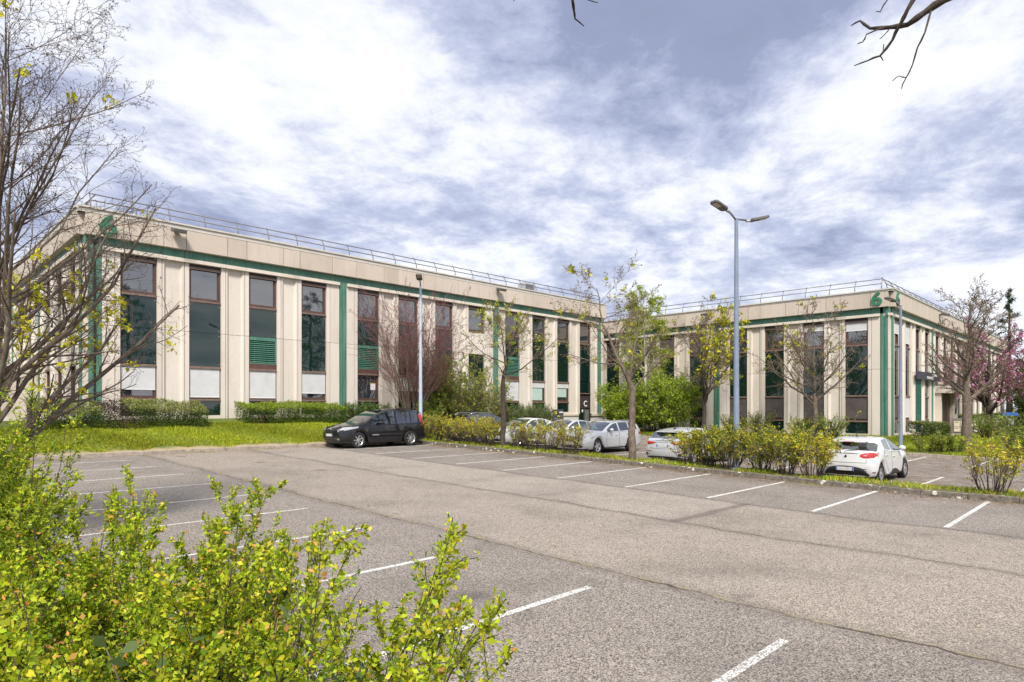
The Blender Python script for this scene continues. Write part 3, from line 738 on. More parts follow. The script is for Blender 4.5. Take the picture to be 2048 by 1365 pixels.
# ------------------------------------------------------------------ cars
def paint(name, col, metal=0.0, rough=.32):
    m, t = mat(name); p = t.pos(); n = t.noise(p, 6, 3)
    c = t.mix(t.ramp(n, .35, .7), col, [min(1, q * .93 + .003) for q in col])
    out(t, principled(t, col=c, rough=rough, metal=metal, spec=.25, coat=1.0, coatr=.03)); return m
P_BLACK = paint('black_car_paint', (.006, .0065, .009))
P_GREY = paint('dark_grey_car_paint', (.045, .046, .052), .3)
P_WHITE = paint('white_car_paint', (.66, .67, .69))
P_SILVER = paint('silver_car_paint', (.56, .58, .61), .35, .36)
P_LIGHT = paint('pale_silver_car_paint', (.56, .58, .61), .2, .34)
def m_carglass():
    m, t = mat('car_glass')
    tr = t.n('ShaderNodeBsdfTransparent', {'Color': (.52, .60, .57)}).outputs[0]
    g = t.n('ShaderNodeBsdfGlossy', {'Color': (.9, .93, .95), 'Roughness': .02}).outputs[0]
    gn = t.n('ShaderNodeNewGeometry')
    dt = t.math('ABSOLUTE', t.n('ShaderNodeVectorMath', {0: gn.outputs['Normal'], 1: gn.outputs['Incoming']}, operation='DOT_PRODUCT').outputs['Value'])
    fz = t.math('ADD', .22, t.math('MULTIPLY', t.math('POWER', t.math('SUBTRACT', 1.0, dt), 4.0), .8))
    out(t, t.n('ShaderNodeMixShader', {0: t.math('MULTIPLY', fz, 1.0, clamp=True), 1: tr, 2: g}).outputs[0]); return m
CGLASS = m_carglass()
TYRE = simple('tyre_rubber', (.018, .018, .019), .85, var=.25, sc=8)
RIM = simple('alloy_rim', (.55, .55, .57), .3, metal=.7, var=.06)
CHROME = simple('chrome', (.65, .65, .67), .12, metal=1.0, var=.03)
TRIM = simple('black_trim', (.02, .02, .022), .55, var=.15)
REDL = simple('red_light', (.42, .012, .012), .12, var=.2, coat=1.0)
REDD = simple('red_reflector', (.25, .01, .012), .3)
CLEAR = simple('headlight_lens', (.36, .38, .41), .08, var=.15, sc=14, coat=1.0)
PLATE = simple('number_plate', (.58, .59, .62), .5, var=.12, sc=9)
PLATEB = simple('plate_blue', (.08, .14, .42), .5)
SEATM = simple('seat_fabric', (.05, .05, .055), .9, var=.2)

def sm(xs, ys, x, k=.05):
    return sum(np.interp(x + o, xs, ys) for o in (-k, -k * .5, 0, k * .5, k)) / 5

class Car:
    def __init__(s, name, label, loc, heading, sp, pm):
        s.sp = sp; s.pm = pm; s.L, s.Wd = sp['L'], sp['W']
        s.root = empty(name, loc, label, sp.get('cat', 'car'), 'cars parked in the car park', heading)
        s.build()
    # --- surface
    def xf(s, z): return np.interp(z, *zip(*s.sp['nose']))
    def xr(s, z): return s.L - np.interp(z, *zip(*s.sp['tail']))
    def top(s, q): return float(sm(*zip(*s.sp['top']), q))
    def belt(s, q): return min(float(np.interp(q, *zip(*s.sp['belt']))), s.top(q) - .05)
    def hw(s, t):
        a = s.sp.get('plan', (.80, .88)); e = 1.0
        if t < .14: e = a[0] + (1 - a[0]) * math.sin(t / .14 * math.pi / 2) ** .8
        elif t > .88: e = a[1] + (1 - a[1]) * math.sin((1 - t) / .12 * math.pi / 2) ** .8
        return s.Wd / 2 * e
    def rows(s, t):
        q = t * s.L; zb = .21 + (.03 if t < .05 or t > .95 else 0); r = s.sp['wr'] + .055
        for w in s.sp['wheels']:
            if abs(q - w) < r: zb = max(zb, s.sp['wr'] + math.sqrt(r * r - (q - w) ** 2))
        be, tp = s.belt(q), s.top(q); h = s.hw(t)
        ze = max(be + .012, tp - .075)
        z = [zb, zb + .05, max(zb + .09, .44), max(zb + .13, be * .74), be - .015, be + .015, ze, ze + .62 * (tp - ze), tp - .012, tp]
        for i in range(1, 5): z[i] = max(z[i], z[i - 1] + .004)
        tb = s.sp.get('tumble', .36) * (ze - be)
        y5 = h * .955
        y = [h * .93, h * .985, h, h * .995, h * .965, y5, y5 - tb, (y5 - tb) * .88, (y5 - tb) * .5, 0]
        pts = []
        for zz, yy in zip(z, y):
            zc = min(zz, be); bw = s.sp.get('bow', .10) * min(1, yy / h) ** 2.2
            x0, x1 = s.xf(zc) + bw, s.xr(zc) - bw
            pts.append((s.L / 2 - (x0 + (x1 - x0) * t), yy, zz))
        return pts
    def sp_pt(s, t, z, side, off=0.0):
        """a point on the body side at height z"""
        r = s.rows(t); y = float(np.interp(z, [p[2] for p in r[:7]], [p[1] for p in r[:7]]))
        bw = s.sp.get('bow', .10); x0, x1 = s.xf(z) + bw, s.xr(z) - bw
        return (s.L / 2 - (x0 + (x1 - x0) * t), side * (y + off), z)
    def wrap(s, end, a, z, side, off=.008):
        """a<0: across the nose or tail face (-1 = centre, 0 = corner); a>0: along the flank"""
        t0 = 0.0 if end == 'f' else 1.0
        sg = 1 if end == 'f' else -1
        if a <= 0:
            p = s.sp_pt(t0, z, side); return (p[0] + sg * (off + s.sp.get('bow', .10) * (1 - (1 + a) ** 2.2)), p[1] * (1 + a), z)
        t = a if end == 'f' else 1 - a
        p = s.sp_pt(t, z, side, off); return (p[0] + sg * off * max(0, 1 - a * 12), p[1], z)
    def patch(s, name, m, end, side, aa, lo, hi, n=8, off=.008, parent=None, nz=3):
        mb = MB(); av = [aa[0] + (aa[1] - aa[0]) * i / n for i in range(n + 1)]
        if aa[0] < 0 < aa[1]: av = sorted(set(av + [0.0]))
        G = []
        for a in av:
            k = (a - aa[0]) / (aa[1] - aa[0]); z0 = np.interp(k, np.linspace(0, 1, len(lo)), lo); z1 = np.interp(k, np.linspace(0, 1, len(hi)), hi)
            col = []
            for j in range(nz + 1):
                edge = .004 if (j in (0, nz) or a in (av[0], av[-1])) else off
                col.append(s.wrap(end, a, z0 + (z1 - z0) * j / nz, side, edge))
            G.append(col)
        for i in range(len(av) - 1):
            for j in range(nz):
                f = (G[i][j], G[i + 1][j], G[i + 1][j + 1], G[i][j + 1])
                mb.quad(*(f if (side > 0) == (end == 'f') else f[::-1]))
        return mb.build(name, m, parent or s.root, smooth=40)
    def side_patch(s, name, m, side, t0, t1, lo, hi, off=.004, n=6, parent=None, nz=5):
        mb = MB(); G = []
        for i in range(n + 1):
            k = i / n; t = t0 + (t1 - t0) * k
            z0 = np.interp(k, np.linspace(0, 1, len(lo)), lo); z1 = np.interp(k, np.linspace(0, 1, len(hi)), hi)
            G.append([s.sp_pt(t, z0 + (z1 - z0) * j / nz, side, off) for j in range(nz + 1)])
        for i in range(n):
            for j in range(nz):
                f = (G[i][j], G[i + 1][j], G[i + 1][j + 1], G[i][j + 1]); mb.quad(*(f if side > 0 else f[::-1]))
        return mb.build(name, m, parent or s.root, smooth=40)
    def build(s):
        sp, L = s.sp, s.L
        qs = set([0, .02, .05, .1, .16, .24, L - .02, L - .05, L - .1, L - .16, L - .24, L] + list(np.linspace(.3, L - .3, 26)))
        for w in sp['wheels']:
            for d in np.linspace(-1, 1, 15): qs.add(w + (sp['wr'] + .055) * d * .9995)
        for a, b in sp['side_glass']: qs |= {a, b}
        qs |= {sp['ws'][0], sp['ws'][1], sp['rw'][0], sp['rw'][1]}
        qs = sorted(q for q in qs if 0 <= q <= L)
        st = [qs[0]]
        for q in qs[1:]:
            if q - st[-1] > .012: st.append(q)
        key = [q for ab in sp['side_glass'] for q in ab] + list(sp['ws']) + list(sp['rw'])
        st = [min(key, key=lambda k: abs(k - q)) if min(abs(k - q) for k in key) < .013 else q for q in st]
        RW = [s.rows(q / L) for q in st]; n = len(st); K = 10
        V = []; 
        for r in RW:
            V += [p for p in r] + [(p[0], -p[1], p[2]) for p in r[:-1]]
        W_ = 2 * K - 1
        def vi(i, k, sd):
            return i * W_ + (k if (sd > 0 or k == K - 1) else K + k)
        body, gl = [], {}
        mid = lambda i: (st[i] + st[i + 1]) / 2
        for i in range(n - 1):
            q = mid(i)
            for k in range(K - 1):
                for sd_ in (1, -1):
                    f = [vi(i, k, sd_), vi(i, k + 1, sd_), vi(i + 1, k + 1, sd_), vi(i + 1, k, sd_)]
                    if sd_ < 0: f.reverse()
                    tgt = body
                    if k == 5:
                        for g, (a, b) in enumerate(sp['side_glass']):
                            if a < q < b: tgt = gl.setdefault(('side_window', sd_, g), [])
                    if k >= 7 and sp['ws'][0] < q < sp['ws'][1]: tgt = gl.setdefault(('windscreen', 0, 0), [])
                    if k >= 6 and sp['rw'][0] < q < sp['rw'][1]: tgt = gl.setdefault(('rear_window', 0, 0), [])
                    tgt.append(f)
        for i in (0, n - 1):
            sg = 1 if i == 0 else -1; bw = sp.get('bow', .10); r = RW[i]; cols = [.92, .78, .55, .28, 0, -.28, -.55, -.78, -.92]
            grid = []
            for k in range(6):
                row = [vi(i, k, 1)]
                for c in cols:
                    V.append((r[k][0] + sg * bw * (1 - abs(c) ** 2.2), r[k][1] * c, r[k][2])); row.append(len(V) - 1)
                row.append(vi(i, k, -1)); grid.append(row)
            for k in range(5):
                for j in range(len(grid[0]) - 1):
                    f = [grid[k][j], grid[k][j + 1], grid[k + 1][j + 1], grid[k + 1][j]]; body.append(f if i == 0 else f[::-1])
            f = grid[5] + [vi(i, k, -1) for k in (6, 7, 8)] + [vi(i, 9, 1)] + [vi(i, k, 1) for k in (8, 7, 6)]
            body.append(f if i == 0 else f[::-1])
        def mk(name, F, m, off=0):
            used = sorted({v for f in F for v in f}); mp = {v: j for j, v in enumerate(used)}
            mb = MB(); mb.v = [V[v] for v in used]; mb.f = [tuple(mp[v] for v in f) for f in F]
            return mb.build(name, m, s.root, smooth=38)
        s.body = mk('body', body, s.pm)
        for (nm, sd_, g), F in gl.items(): mk(nm, F, CGLASS)
        hwid = s.Wd / 2
        # under the skin
        MB().box(-L / 2 + .25, L / 2 - .25, -hwid + .27, hwid - .27, .18, .62).build('underbody', BLACK, s.root)
        mb = MB()
        for w in sp['wheels']: MB().box(L / 2 - w - .42, L / 2 - w + .42, -hwid + .12, hwid - .12, .45, .80).build('wheel_well', BLACK, s.root)
        c0 = L / 2 - sp['ws'][0]
        MB().box(c0 - .75, c0 - .15, -hwid + .16, hwid - .16, .60, s.belt(sp['ws'][0] + .3) - .05).build('dashboard', SEATM, s.root, bevel=.04)
        for sx, yy in ((c0 - 1.55, .36), (c0 - 1.55, -.36), (c0 - 2.45, .4), (c0 - 2.45, -.4)):
            if sx < -L / 2 + .5: continue
            mb = MB().box(sx - .06, sx + .45, yy - .23, yy + .23, .55, .72)
            mb.hexa([(sx - .12, yy - .23, .62), (sx + .02, yy - .23, .62), (sx + .02, yy + .23, .62), (sx - .12, yy + .23, .62), (sx - .27, yy - .2, 1.1), (sx - .15, yy - .2, 1.1), (sx - .15, yy + .2, 1.1), (sx - .27, yy + .2, 1.1)])
            mb.box(sx - .28, sx - .17, yy - .12, yy + .12, 1.12, 1.28)
            mb.build('seat', SEATM, s.root, bevel=.03)
        # wheels
        for w in sp['wheels']:
            for sd_ in (1, -1):
                wr = sp['wr']; wh = bpy.data.objects.new('wheel', None); link(wh, s.root)
                wh.location = (L / 2 - w, sd_ * (hwid - .115), wr)
                rr = wr * .70
                MB().lathe([(rr * .96, -.10), (wr * .93, -.105), (wr, -.07), (wr, .07), (wr * .93, .105), (rr * .96, .10)], 'y', 28).build('tyre', TYRE, wh, smooth=40)
                MB().lathe([(rr, -.09), (rr, .085 * 1), (rr * .9, .06), (rr * .9, -.05)], 'y', 28).build('rim', RIM, wh, smooth=40)
                MB().lathe([(0, sd_ * .01), (rr * .92, sd_ * .01)], 'y', 20).build('brake_disc', BLACK, wh)
                ns = sp.get('spokes', 5); mb = MB(); yo = sd_ * .075; yi = sd_ * .03
                for i in range(ns):
                    a = 2 * math.pi * i / ns; ca, sa = math.cos(a), math.sin(a)
                    ww = sp.get('spw', .05)
                    c = []
                    for y_ in (yi, yo):
                        for rad, hwd in ((.03, ww * .7), (rr * .93, ww)):
                            for q in (-1, 1):
                                c.append((rad * ca - q * hwd * sa, y_, rad * sa + q * hwd * ca))
                    mb.hexa([c[0], c[1], c[3], c[2], c[4], c[5], c[7], c[6]])
                mb.build('spokes', RIM, wh)
                MB().lathe([(0, sd_ * .085), (.055, sd_ * .08), (.06, sd_ * .03)], 'y', 14).build('hub_cap', RIM, wh)
        # flanks
        for sd_ in (1, -1):
            for g, (a, b, zl) in enumerate(sp['doors']):
                be0, be1 = s.belt(a) - .03, s.belt(b) - .03
                s.side_patch('door_seal', BLACK, sd_, (a - .012) / L, (b + .012) / L, zl if hasattr(zl, '__len__') else (zl,) * 2, (be0 + .01, be1 + .01), .0022)
                d = s.side_patch('door', s.pm, sd_, a / L, b / L, [q + .012 for q in (zl if hasattr(zl, '__len__') else (zl,) * 2)], (be0, be1), .0048)
                hq = b - .22; hz = (be0 + be1) / 2 - .13
                p = s.sp_pt(hq / L, hz, sd_, .02)
                MB().box(p[0] - .10, p[0] + .10, p[1] - .014, p[1] + .014, p[2] - .016, p[2] + .016).build('door_handle', s.pm if not sp.get('chrome') else CHROME, d, bevel=.008)
            if sp.get('moulding'):
                a, b, z = sp['moulding']; s.side_patch('side_moulding', TRIM, sd_, a / L, b / L, (z,) * 2, (z + .06,) * 2, .014)
            s.side_patch('sill_trim', TRIM, sd_, (sp['wheels'][0] + .48) / L, (sp['wheels'][1] - .46) / L, (.215,) * 2, (.27,) * 2, .006, nz=2)
            mq = sp['ws'][0] + sp.get('mir', .45); mz = s.belt(mq) + .10
            p = s.sp_pt(mq / L, s.belt(mq), sd_)
            mb = MB(); segs = 10
            prof = [(0, -.10), (.055, -.09), (.085, -.03), (.085, .04), (.05, .09), (0, .10)]
            MB_ = MB().lathe(prof, 'y', 12)
            MB_.v = [(x * 1.0 + p[0] + .02, y + p[1] + sd_ * .12, z * .95 + mz) for x, y, z in MB_.v]
            MB_.build('wing_mirror', sp.get('mirm') or s.pm, s.root, smooth=60)
            MB().tube([(p[0], p[1] - sd_ * .02, mz - .06), (p[0] + .01, p[1] + sd_ * .08, mz - .03)], .02, 6).build('mirror_stalk', TRIM, s.root)
            if sp.get('rails'):
                a, b = sp['rails']; pts = []
                for i in range(7):
                    q = a + (b - a) * i / 6; r = s.rows(q / L)[7]; pts.append((L / 2 - q, sd_ * r[1], r[2] + (.045 if 0 < i < 6 else -.01)))
                MB().tube(pts, .018, 6).build('roof_rail', sp.get('railm', CHROME), s.root, smooth=True)
        sp['details'](s)
    def plate(s, end, z, y=0.0, w=.26, off=.0):
        sg = 1 if end == 'f' else -1
        x = ((s.L / 2 - s.xf(z)) if end == 'f' else (s.L / 2 - s.xr(z))) + sg * off
        p = MB().box(min(x, x + sg * .02), max(x, x + sg * .02), -w, w, z - .055, z + .055).build('number_plate', PLATE, s.root)
        for k in (-1, 1): MB().box(x + sg * .021 - .001, x + sg * .021 + .001, k * w - (k > 0) * .045, k * w + (k < 0) * .045, z - .05, z + .05).build('plate_band', PLATEB, p)
    def wiper(s, q, z0, ln=.5):
        x = s.L / 2 - s.xr(.95)
        MB().tube([(x - .02, .05, z0), (x - .035, -.1, z0 + .03), (x - .02, -ln, z0 + .05)], .014, 6).build('rear_wiper', BLACK, s.root)
    def text(s, body, x, y, z, size, m, name='badge', sx=1.0, rear=True):
        cu = bpy.data.curves.new(name, 'FONT'); cu.body = body; cu.size = size; cu.extrude = .004; cu.align_x = 'CENTER'; cu.align_y = 'CENTER'; cu.offset = .002
        o = bpy.data.objects.new(name, cu); link(o, s.root); o.location = (x, y, z)
        o.rotation_euler = (R(90), 0, R(-90) if rear else R(90)); o.scale = (sx, 1, 1); cu.materials.append(m); return to_mesh(o)

def rear_x(s, z): return s.L / 2 - float(s.xr(z))
def diamond(s, x, z, h, w, m, sg):
    mb = MB(); mb.prism([(0, -h), (w, 0), (0, h), (-w, 0)], lambda q: (x, q[0], z + q[1]), lambda q: (x + sg * .018, q[0] * .8, z + q[1] * .8))
    mb.build('diamond_badge', m, s.root)

def det_mpv(s):
    for sd_ in (1, -1):
        s.patch('headlight', CLEAR, 'f', sd_, (-.26, .15), (.73, .71, .76, .88), (.79, .86, .92, .95), 10, .012)
        s.patch('fog_lamp', CHROME, 'f', sd_, (-.22, -.06), (.36, .36), (.44, .44), 4, .014)
        s.patch('tail_light', REDL, 'r', sd_, (-.10, .045), (.95, .95), (1.45, 1.45), 6, .012)
        s.patch('lower_grille', TRIM, 'f', sd_, (-1, -.26), (.34, .34), (.46, .46), 4, .01)
        s.patch('chrome_strip', CHROME, 'f', sd_, (-1, -.25), (.40, .40), (.418, .418), 4, .02)
        s.patch('bumper_lip', TRIM, 'f', sd_, (-1, .08), (.235, .235), (.29, .29), 8, .014)
        s.patch('radiator_grille', TRIM, 'f', sd_, (-1, -.34), (.72, .74), (.84, .82), 5, .012)
        for k in range(3): s.patch('grille_bar', GALV, 'f', sd_, (-.92, -.36), (.735 + k * .035,) * 2, (.743 + k * .035,) * 2, 4, .02, nz=1)
        s.patch('rear_bumper_trim', TRIM, 'r', sd_, (-1, .10), (.26, .26), (.40, .40), 8, .012)
        q = .97; p = s.sp_pt(1.28 / s.L, .76, sd_, .008)
        MB().box(p[0] - .06, p[0] + .06, p[1] - .012, p[1] + .012, p[2] - .02, p[2] + .012).build('indicator', CHROME, s.root)
        p = s.sp_pt(1.75 / s.L, .56, sd_, .022)
        MB().box(p[0] - .17, p[0] + .17, p[1] - .012, p[1] + .012, p[2] - .02, p[2] + .02).build('side_badge', GALV, s.root)
    s.plate('f', .575); s.plate('r', .70)
    diamond(s, s.L / 2 - float(s.xf(.82)), .80, .085, .062, CHROME, 1)
    mb = MB().box(s.L / 2 - 2.75, s.L / 2 - 2.15, -.42, .42, s.top(2.4) + .004, s.top(2.4) + .012)
ESP = dict(L=4.72, W=1.88, wr=.345, wheels=(.93, 3.74), cat='car', plan=(.80, .90), tumble=.30, spokes=7, spw=.028, chrome=0,
    nose=[(.2, .10), (.45, 0), (.62, .02), (.8, .07), (.95, .22), (1.1, .3)], tail=[(.2, .10), (.45, 0), (.7, .03), (1.0, .10), (1.6, .26)],
    top=[(0, .80), (.12, .88), (.4, 1.0), (.8, 1.10), (1.15, 1.17), (1.5, 1.36), (1.9, 1.54), (2.25, 1.655), (2.7, 1.715), (3.3, 1.735), (4.0, 1.70), (4.36, 1.65), (4.48, 1.59), (4.66, 1.12), (4.72, 1.05)],
    belt=[(0, .76), (.3, .88), (.9, .96), (1.4, .99), (3, 1.02), (4.72, 1.06)],
    ws=(1.17, 2.22), rw=(4.48, 4.66), side_glass=[(1.36, 1.86), (1.93, 2.86), (2.97, 3.54), (3.58, 3.82), (3.89, 4.32)],
    doors=[(1.84, 2.90, .30), (2.93, 3.88, (.30, .30, .62, .86))], moulding=(1.50, 3.55, .55), mir=.72, mirm=BLACK, rails=(3.0, 4.5), railm=TRIM, details=det_mpv)
Car('people_carrier', 'black people carrier parked alone against the lawn kerb, nose to the left', (16.55, 25.42, base(25.4) + .004), math.pi, ESP, P_BLACK)

def det_hatch(s):
    for sd_ in (1, -1):
        s.patch('tail_light', REDL, 'r', sd_, (-.46, .065), (.845, .80, .80, .83), (.93, .965, .985, .985), 10, .016)
        s.patch('lamp_glow_panel', CLEAR, 'r', sd_, (-.34, -.14), (.865, .86), (.905, .92), 4, .022)
        s.patch('headlight', CLEAR, 'f', sd_, (-.3, .13), (.64, .66), (.76, .84), 8, .012)
        s.patch('diffuser', TRIM, 'r', sd_, (-1, -.02), (.25, .25, .25, .22), (.56, .55, .50, .26), 10, .02)
        for k in range(4): s.patch('diffuser_rib', TRIM, 'r', sd_, (-.98, -.18), (.30 + k * .055,) * 2, (.318 + k * .055,) * 2, 6, .034, nz=1)
        s.patch('reflector', REDD, 'r', sd_, (.005, .035), (.36, .36), (.395, .395), 4, .012)
        s.side_patch('door_guard', TRIM, sd_, 1.55 / s.L, 2.55 / s.L, (.27, .27), (.28, .36, .40, .42, .40, .30), .016)
        s.patch('tailgate_gap', TRIM, 'r', sd_, (-1, -.20), (.66, .665), (.668, .673), 6, .012, nz=1)
        s.patch('tailgate_gap', TRIM, 'r', sd_, (-.21, -.195), (.66, .66), (.84, .84), 1, .012)
    s.plate('r', .47, off=.03); s.wiper(0, 1.005, .34)
    x = rear_x(s, .84) - .004
    diamond(s, x - .012, .855, .055, .040, BLACK, -1)
    s.text('CLIO', x - .012, 0, .745, .062, BLACK, 'lettering', 1.7)
    r = s.top(3.45); MB().hexa([(s.L / 2 - 3.42, -.50, r - .04), (s.L / 2 - 3.42, .50, r - .04), (s.L / 2 - 3.68, .46, r - .075), (s.L / 2 - 3.68, -.46, r - .075), (s.L / 2 - 3.42, -.50, r + .004), (s.L / 2 - 3.42, .50, r + .004), (s.L / 2 - 3.68, .46, r - .035), (s.L / 2 - 3.68, -.46, r - .035)]).build('roof_spoiler', s.pm, s.root, bevel=.012)
    MB().box(s.L / 2 - 3.695, s.L / 2 - 3.675, -.16, .16, r - .07, r - .045).build('brake_light', REDD, s.root)
    MB().tube([(s.L / 2 - 2.9, 0, s.top(2.9) - .01), (s.L / 2 - 3.05, 0, s.top(2.9) + .14)], [.02, .006], 6).build('aerial', BLACK, s.root)
    p = s.sp_pt(1.62 / s.L, .70, -1, .006); MB().box(p[0] - .05, p[0] + .05, p[1] - .004, p[1] + .004, p[2] - .015, p[2] + .015).build('side_badge', GALV, s.root)
CLIO = dict(L=4.06, W=1.745, wr=.315, wheels=(.82, 3.41), plan=(.78, .84), tumble=.42, spokes=5, spw=.05,
    nose=[(.2, .10), (.45, 0), (.6, .02), (.8, .12), (1.0, .3)], tail=[(.2, .12), (.40, .02), (.55, 0), (.75, .06), (.95, .12), (1.3, .2)],
    top=[(0, .70), (.15, .80), (.55, .93), (1.02, 1.0), (1.5, 1.22), (1.95, 1.395), (2.35, 1.448), (2.9, 1.43), (3.35, 1.375), (3.60, 1.315), (3.70, 1.25), (3.90, 1.04), (4.0, .985), (4.06, .955)],
    belt=[(0, .70), (.4, .84), (1.0, .93), (2.6, 1.01), (3.5, 1.10), (4.06, 1.0)],
    ws=(1.04, 1.97), rw=(3.62, 3.90), side_glass=[(1.32, 2.30), (2.40, 3.12)], doors=[(1.34, 2.36, .29), (2.39, 3.22, (.29, .29, .52, .84))], mir=.42, details=det_hatch)
Car('hatchback_car', 'white small hatchback with red tail lights seen from behind beside the kerb', (23.62, 6.66, base2(6.6) + .004), R(-1), CLIO, P_WHITE)

def det_sport(s):
    for sd_ in (1, -1):
        s.patch('tail_light', REDL, 'r', sd_, (-.56, .075), (.84, .80, .77, .80), (.86, .90, .92, .92), 10, .016)
        s.patch('tail_light_bar', TRIM, 'r', sd_, (-1, -.5), (.855, .855), (.87, .87), 4, .012, nz=1)
        s.patch('headlight', CLEAR, 'f', sd_, (-.3, .14), (.62, .66), (.72, .80), 8, .012)
        s.patch('diffuser', TRIM, 'r', sd_, (-1, .01), (.225, .225, .24), (.33, .33, .30), 10, .02)
        s.patch('bumper_vent', BLACK, 'r', sd_, (-.14, .02), (.36, .35), (.44, .47), 5, .014)
        s.patch('reflector', REDD, 'r', sd_, (-.40, -.02), (.50, .50), (.525, .53), 4, .013)
        s.patch('tailgate_gap', TRIM, 'r', sd_, (-1, -.2), (.61, .625), (.622, .637), 6, .012, nz=1)
    s.plate('r', .745); s.wiper(0, .99, .26)
    for i in range(4):
        mb = MB().lathe([(.030, -.004), (.036, 0), (.030, .004)], 'y', 14); x = rear_x(s, .93)
        mb.v = [(x - .006 + y, (i - 1.5) * .047 + xx, .93 + z) for xx, y, z in mb.v]
        mb.build('ring_badge', GALV, s.root)
    r = s.top(3.75); MB().hexa([(s.L / 2 - 3.70, -.52, r - .04), (s.L / 2 - 3.70, .52, r - .04), (s.L / 2 - 3.96, .48, r - .07), (s.L / 2 - 3.96, -.48, r - .07), (s.L / 2 - 3.70, -.52, r + .006), (s.L / 2 - 3.70, .52, r + .006), (s.L / 2 - 3.96, .48, r - .03), (s.L / 2 - 3.96, -.48, r - .03)]).build('roof_spoiler', s.pm, s.root, bevel=.012)
    MB().prism([(0, 0), (.16, 0), (.14, .05), (.06, .05)], lambda q: (s.L / 2 - 3.5 + q[0], -.02, s.top(3.45) + q[1] - .01), lambda q: (s.L / 2 - 3.5 + q[0], .02, s.top(3.45) + q[1] - .01)).build('roof_fin', TRIM, s.root)
A3 = dict(L=4.34, W=1.82, wr=.325, wheels=(.87, 3.51), plan=(.78, .86), tumble=.45, spokes=5, spw=.055,
    nose=[(.2, .10), (.45, 0), (.6, .01), (.8, .10), (1.0, .3)], tail=[(.2, .10), (.40, 0), (.6, .03), (.8, .06), (.95, .12), (1.3, .25)],
    top=[(0, .70), (.15, .79), (.6, .92), (1.15, 1.0), (1.65, 1.22), (2.1, 1.385), (2.5, 1.435), (3.0, 1.42), (3.55, 1.355), (3.86, 1.29), (3.96, 1.22), (4.18, 1.02), (4.28, .965), (4.34, .94)],
    belt=[(0, .70), (.5, .84), (1.1, .93), (2.8, .985), (3.6, 1.03), (4.34, .99)],
    ws=(1.17, 2.12), rw=(3.88, 4.18), side_glass=[(1.48, 2.42), (2.52, 3.18), (3.22, 3.5)], doors=[(1.48, 2.48, .29), (2.51, 3.42, (.29, .29, .5, .84))], mir=.45, details=det_sport)
Car('hatchback_car', 'silver hatchback seen from behind with wide red tail lights, half behind the shrub row', (23.9, 13.3, base2(13.3) + .004), R(-1.5), A3, P_LIGHT)

def det_wagon(s):
    for sd_ in (1, -1):
        s.patch('headlight', CLEAR, 'f', sd_, (-.42, .15), (.68, .66, .70), (.75, .80, .86), 8, .012)
        s.patch('radiator_grille', TRIM, 'f', sd_, (-1, -.46), (.58, .58), (.80, .80), 5, .012)
        s.patch('lower_grille', TRIM, 'f', sd_, (-1, -.1), (.27, .27), (.40, .40), 5, .012)
        s.patch('tail_light', REDL, 'r', sd_, (-.4, .075), (.80, .80), (.93, .96), 8, .014)
        s.patch('rear_bumper_trim', TRIM, 'r', sd_, (-1, .08), (.23, .23), (.33, .33), 8, .012)
    s.plate('f', .48); s.plate('r', .72)
WAG = dict(L=4.69, W=1.83, wr=.335, wheels=(.90, 3.59), plan=(.78, .88), tumble=.42, spokes=5, spw=.05, chrome=0,
    nose=[(.2, .10), (.45, 0), (.6, .01), (.82, .10), (1.0, .3)], tail=[(.2, .10), (.45, 0), (.7, .02), (.95, .08), (1.4, .2)],
    top=[(0, .74), (.15, .84), (.6, .95), (1.2, 1.03), (1.7, 1.25), (2.15, 1.41), (2.6, 1.47), (3.3, 1.475), (4.0, 1.44), (4.32, 1.40), (4.42, 1.33), (4.6, 1.08), (4.66, 1.0), (4.69, .97)],
    belt=[(0, .73), (.5, .88), (1.1, .95), (2.8, .99), (3.8, 1.03), (4.69, 1.02)],
    ws=(1.22, 2.18), rw=(4.33, 4.60), side_glass=[(1.52, 2.50), (2.60, 3.42), (3.50, 4.2)], doors=[(1.52, 2.55, .29), (2.58, 3.55, (.29, .29, .52, .86))], mir=.48, rails=(2.2, 4.2), railm=GALV, details=det_wagon)
Car('estate_car', 'silver estate car with its bonnet towards the kerb behind the peeling tree trunk', (24.75, 18.55, base2(18.5) + .004), math.pi, WAG, P_SILVER)
CITY = dict(CLIO); CITY.update(details=det_wagon, L=4.06)
Car('hatchback_car', 'white hatchback hidden behind the thin hedge next to the dark grey car', (24.4, 23.45, base2(23.4) + .004), math.pi, CITY, P_WHITE)
CITY2 = dict(A3); CITY2.update(details=det_wagon)
Car('hatchback_car', 'pale hatchback behind the hedge between the white hatchback and the silver estate', (24.9, 21.05, base2(21) + .004), math.pi, CITY2, P_LIGHT)
SUV = dict(WAG); SUV.update(L=4.55, W=1.86, wr=.36, wheels=(.92, 3.58), rails=(2.1, 4.0), railm=CHROME, details=det_wagon,
    top=[(0, .90), (.15, 1.0), (.6, 1.08), (1.15, 1.15), (1.6, 1.38), (2.0, 1.56), (2.5, 1.64), (3.3, 1.64), (3.95, 1.59), (4.2, 1.54), (4.32, 1.45), (4.46, 1.18), (4.52, 1.1), (4.55, 1.06)],
    belt=[(0, .88), (.5, 1.0), (1.1, 1.07), (2.8, 1.1), (4.55, 1.14)], ws=(1.17, 2.02), rw=(4.2, 4.46), side_glass=[(1.42, 2.34), (2.44, 3.2), (3.3, 4.05)], doors=[(1.42, 2.4, .34), (2.43, 3.4, (.34, .34, .6, .95))], mir=.42)
Car('estate_car', 'dark grey car with one orange red tail light showing through the thin hedge', (24.2, 26.15, base2(26.1) + .004), 0, SUV, P_GREY)

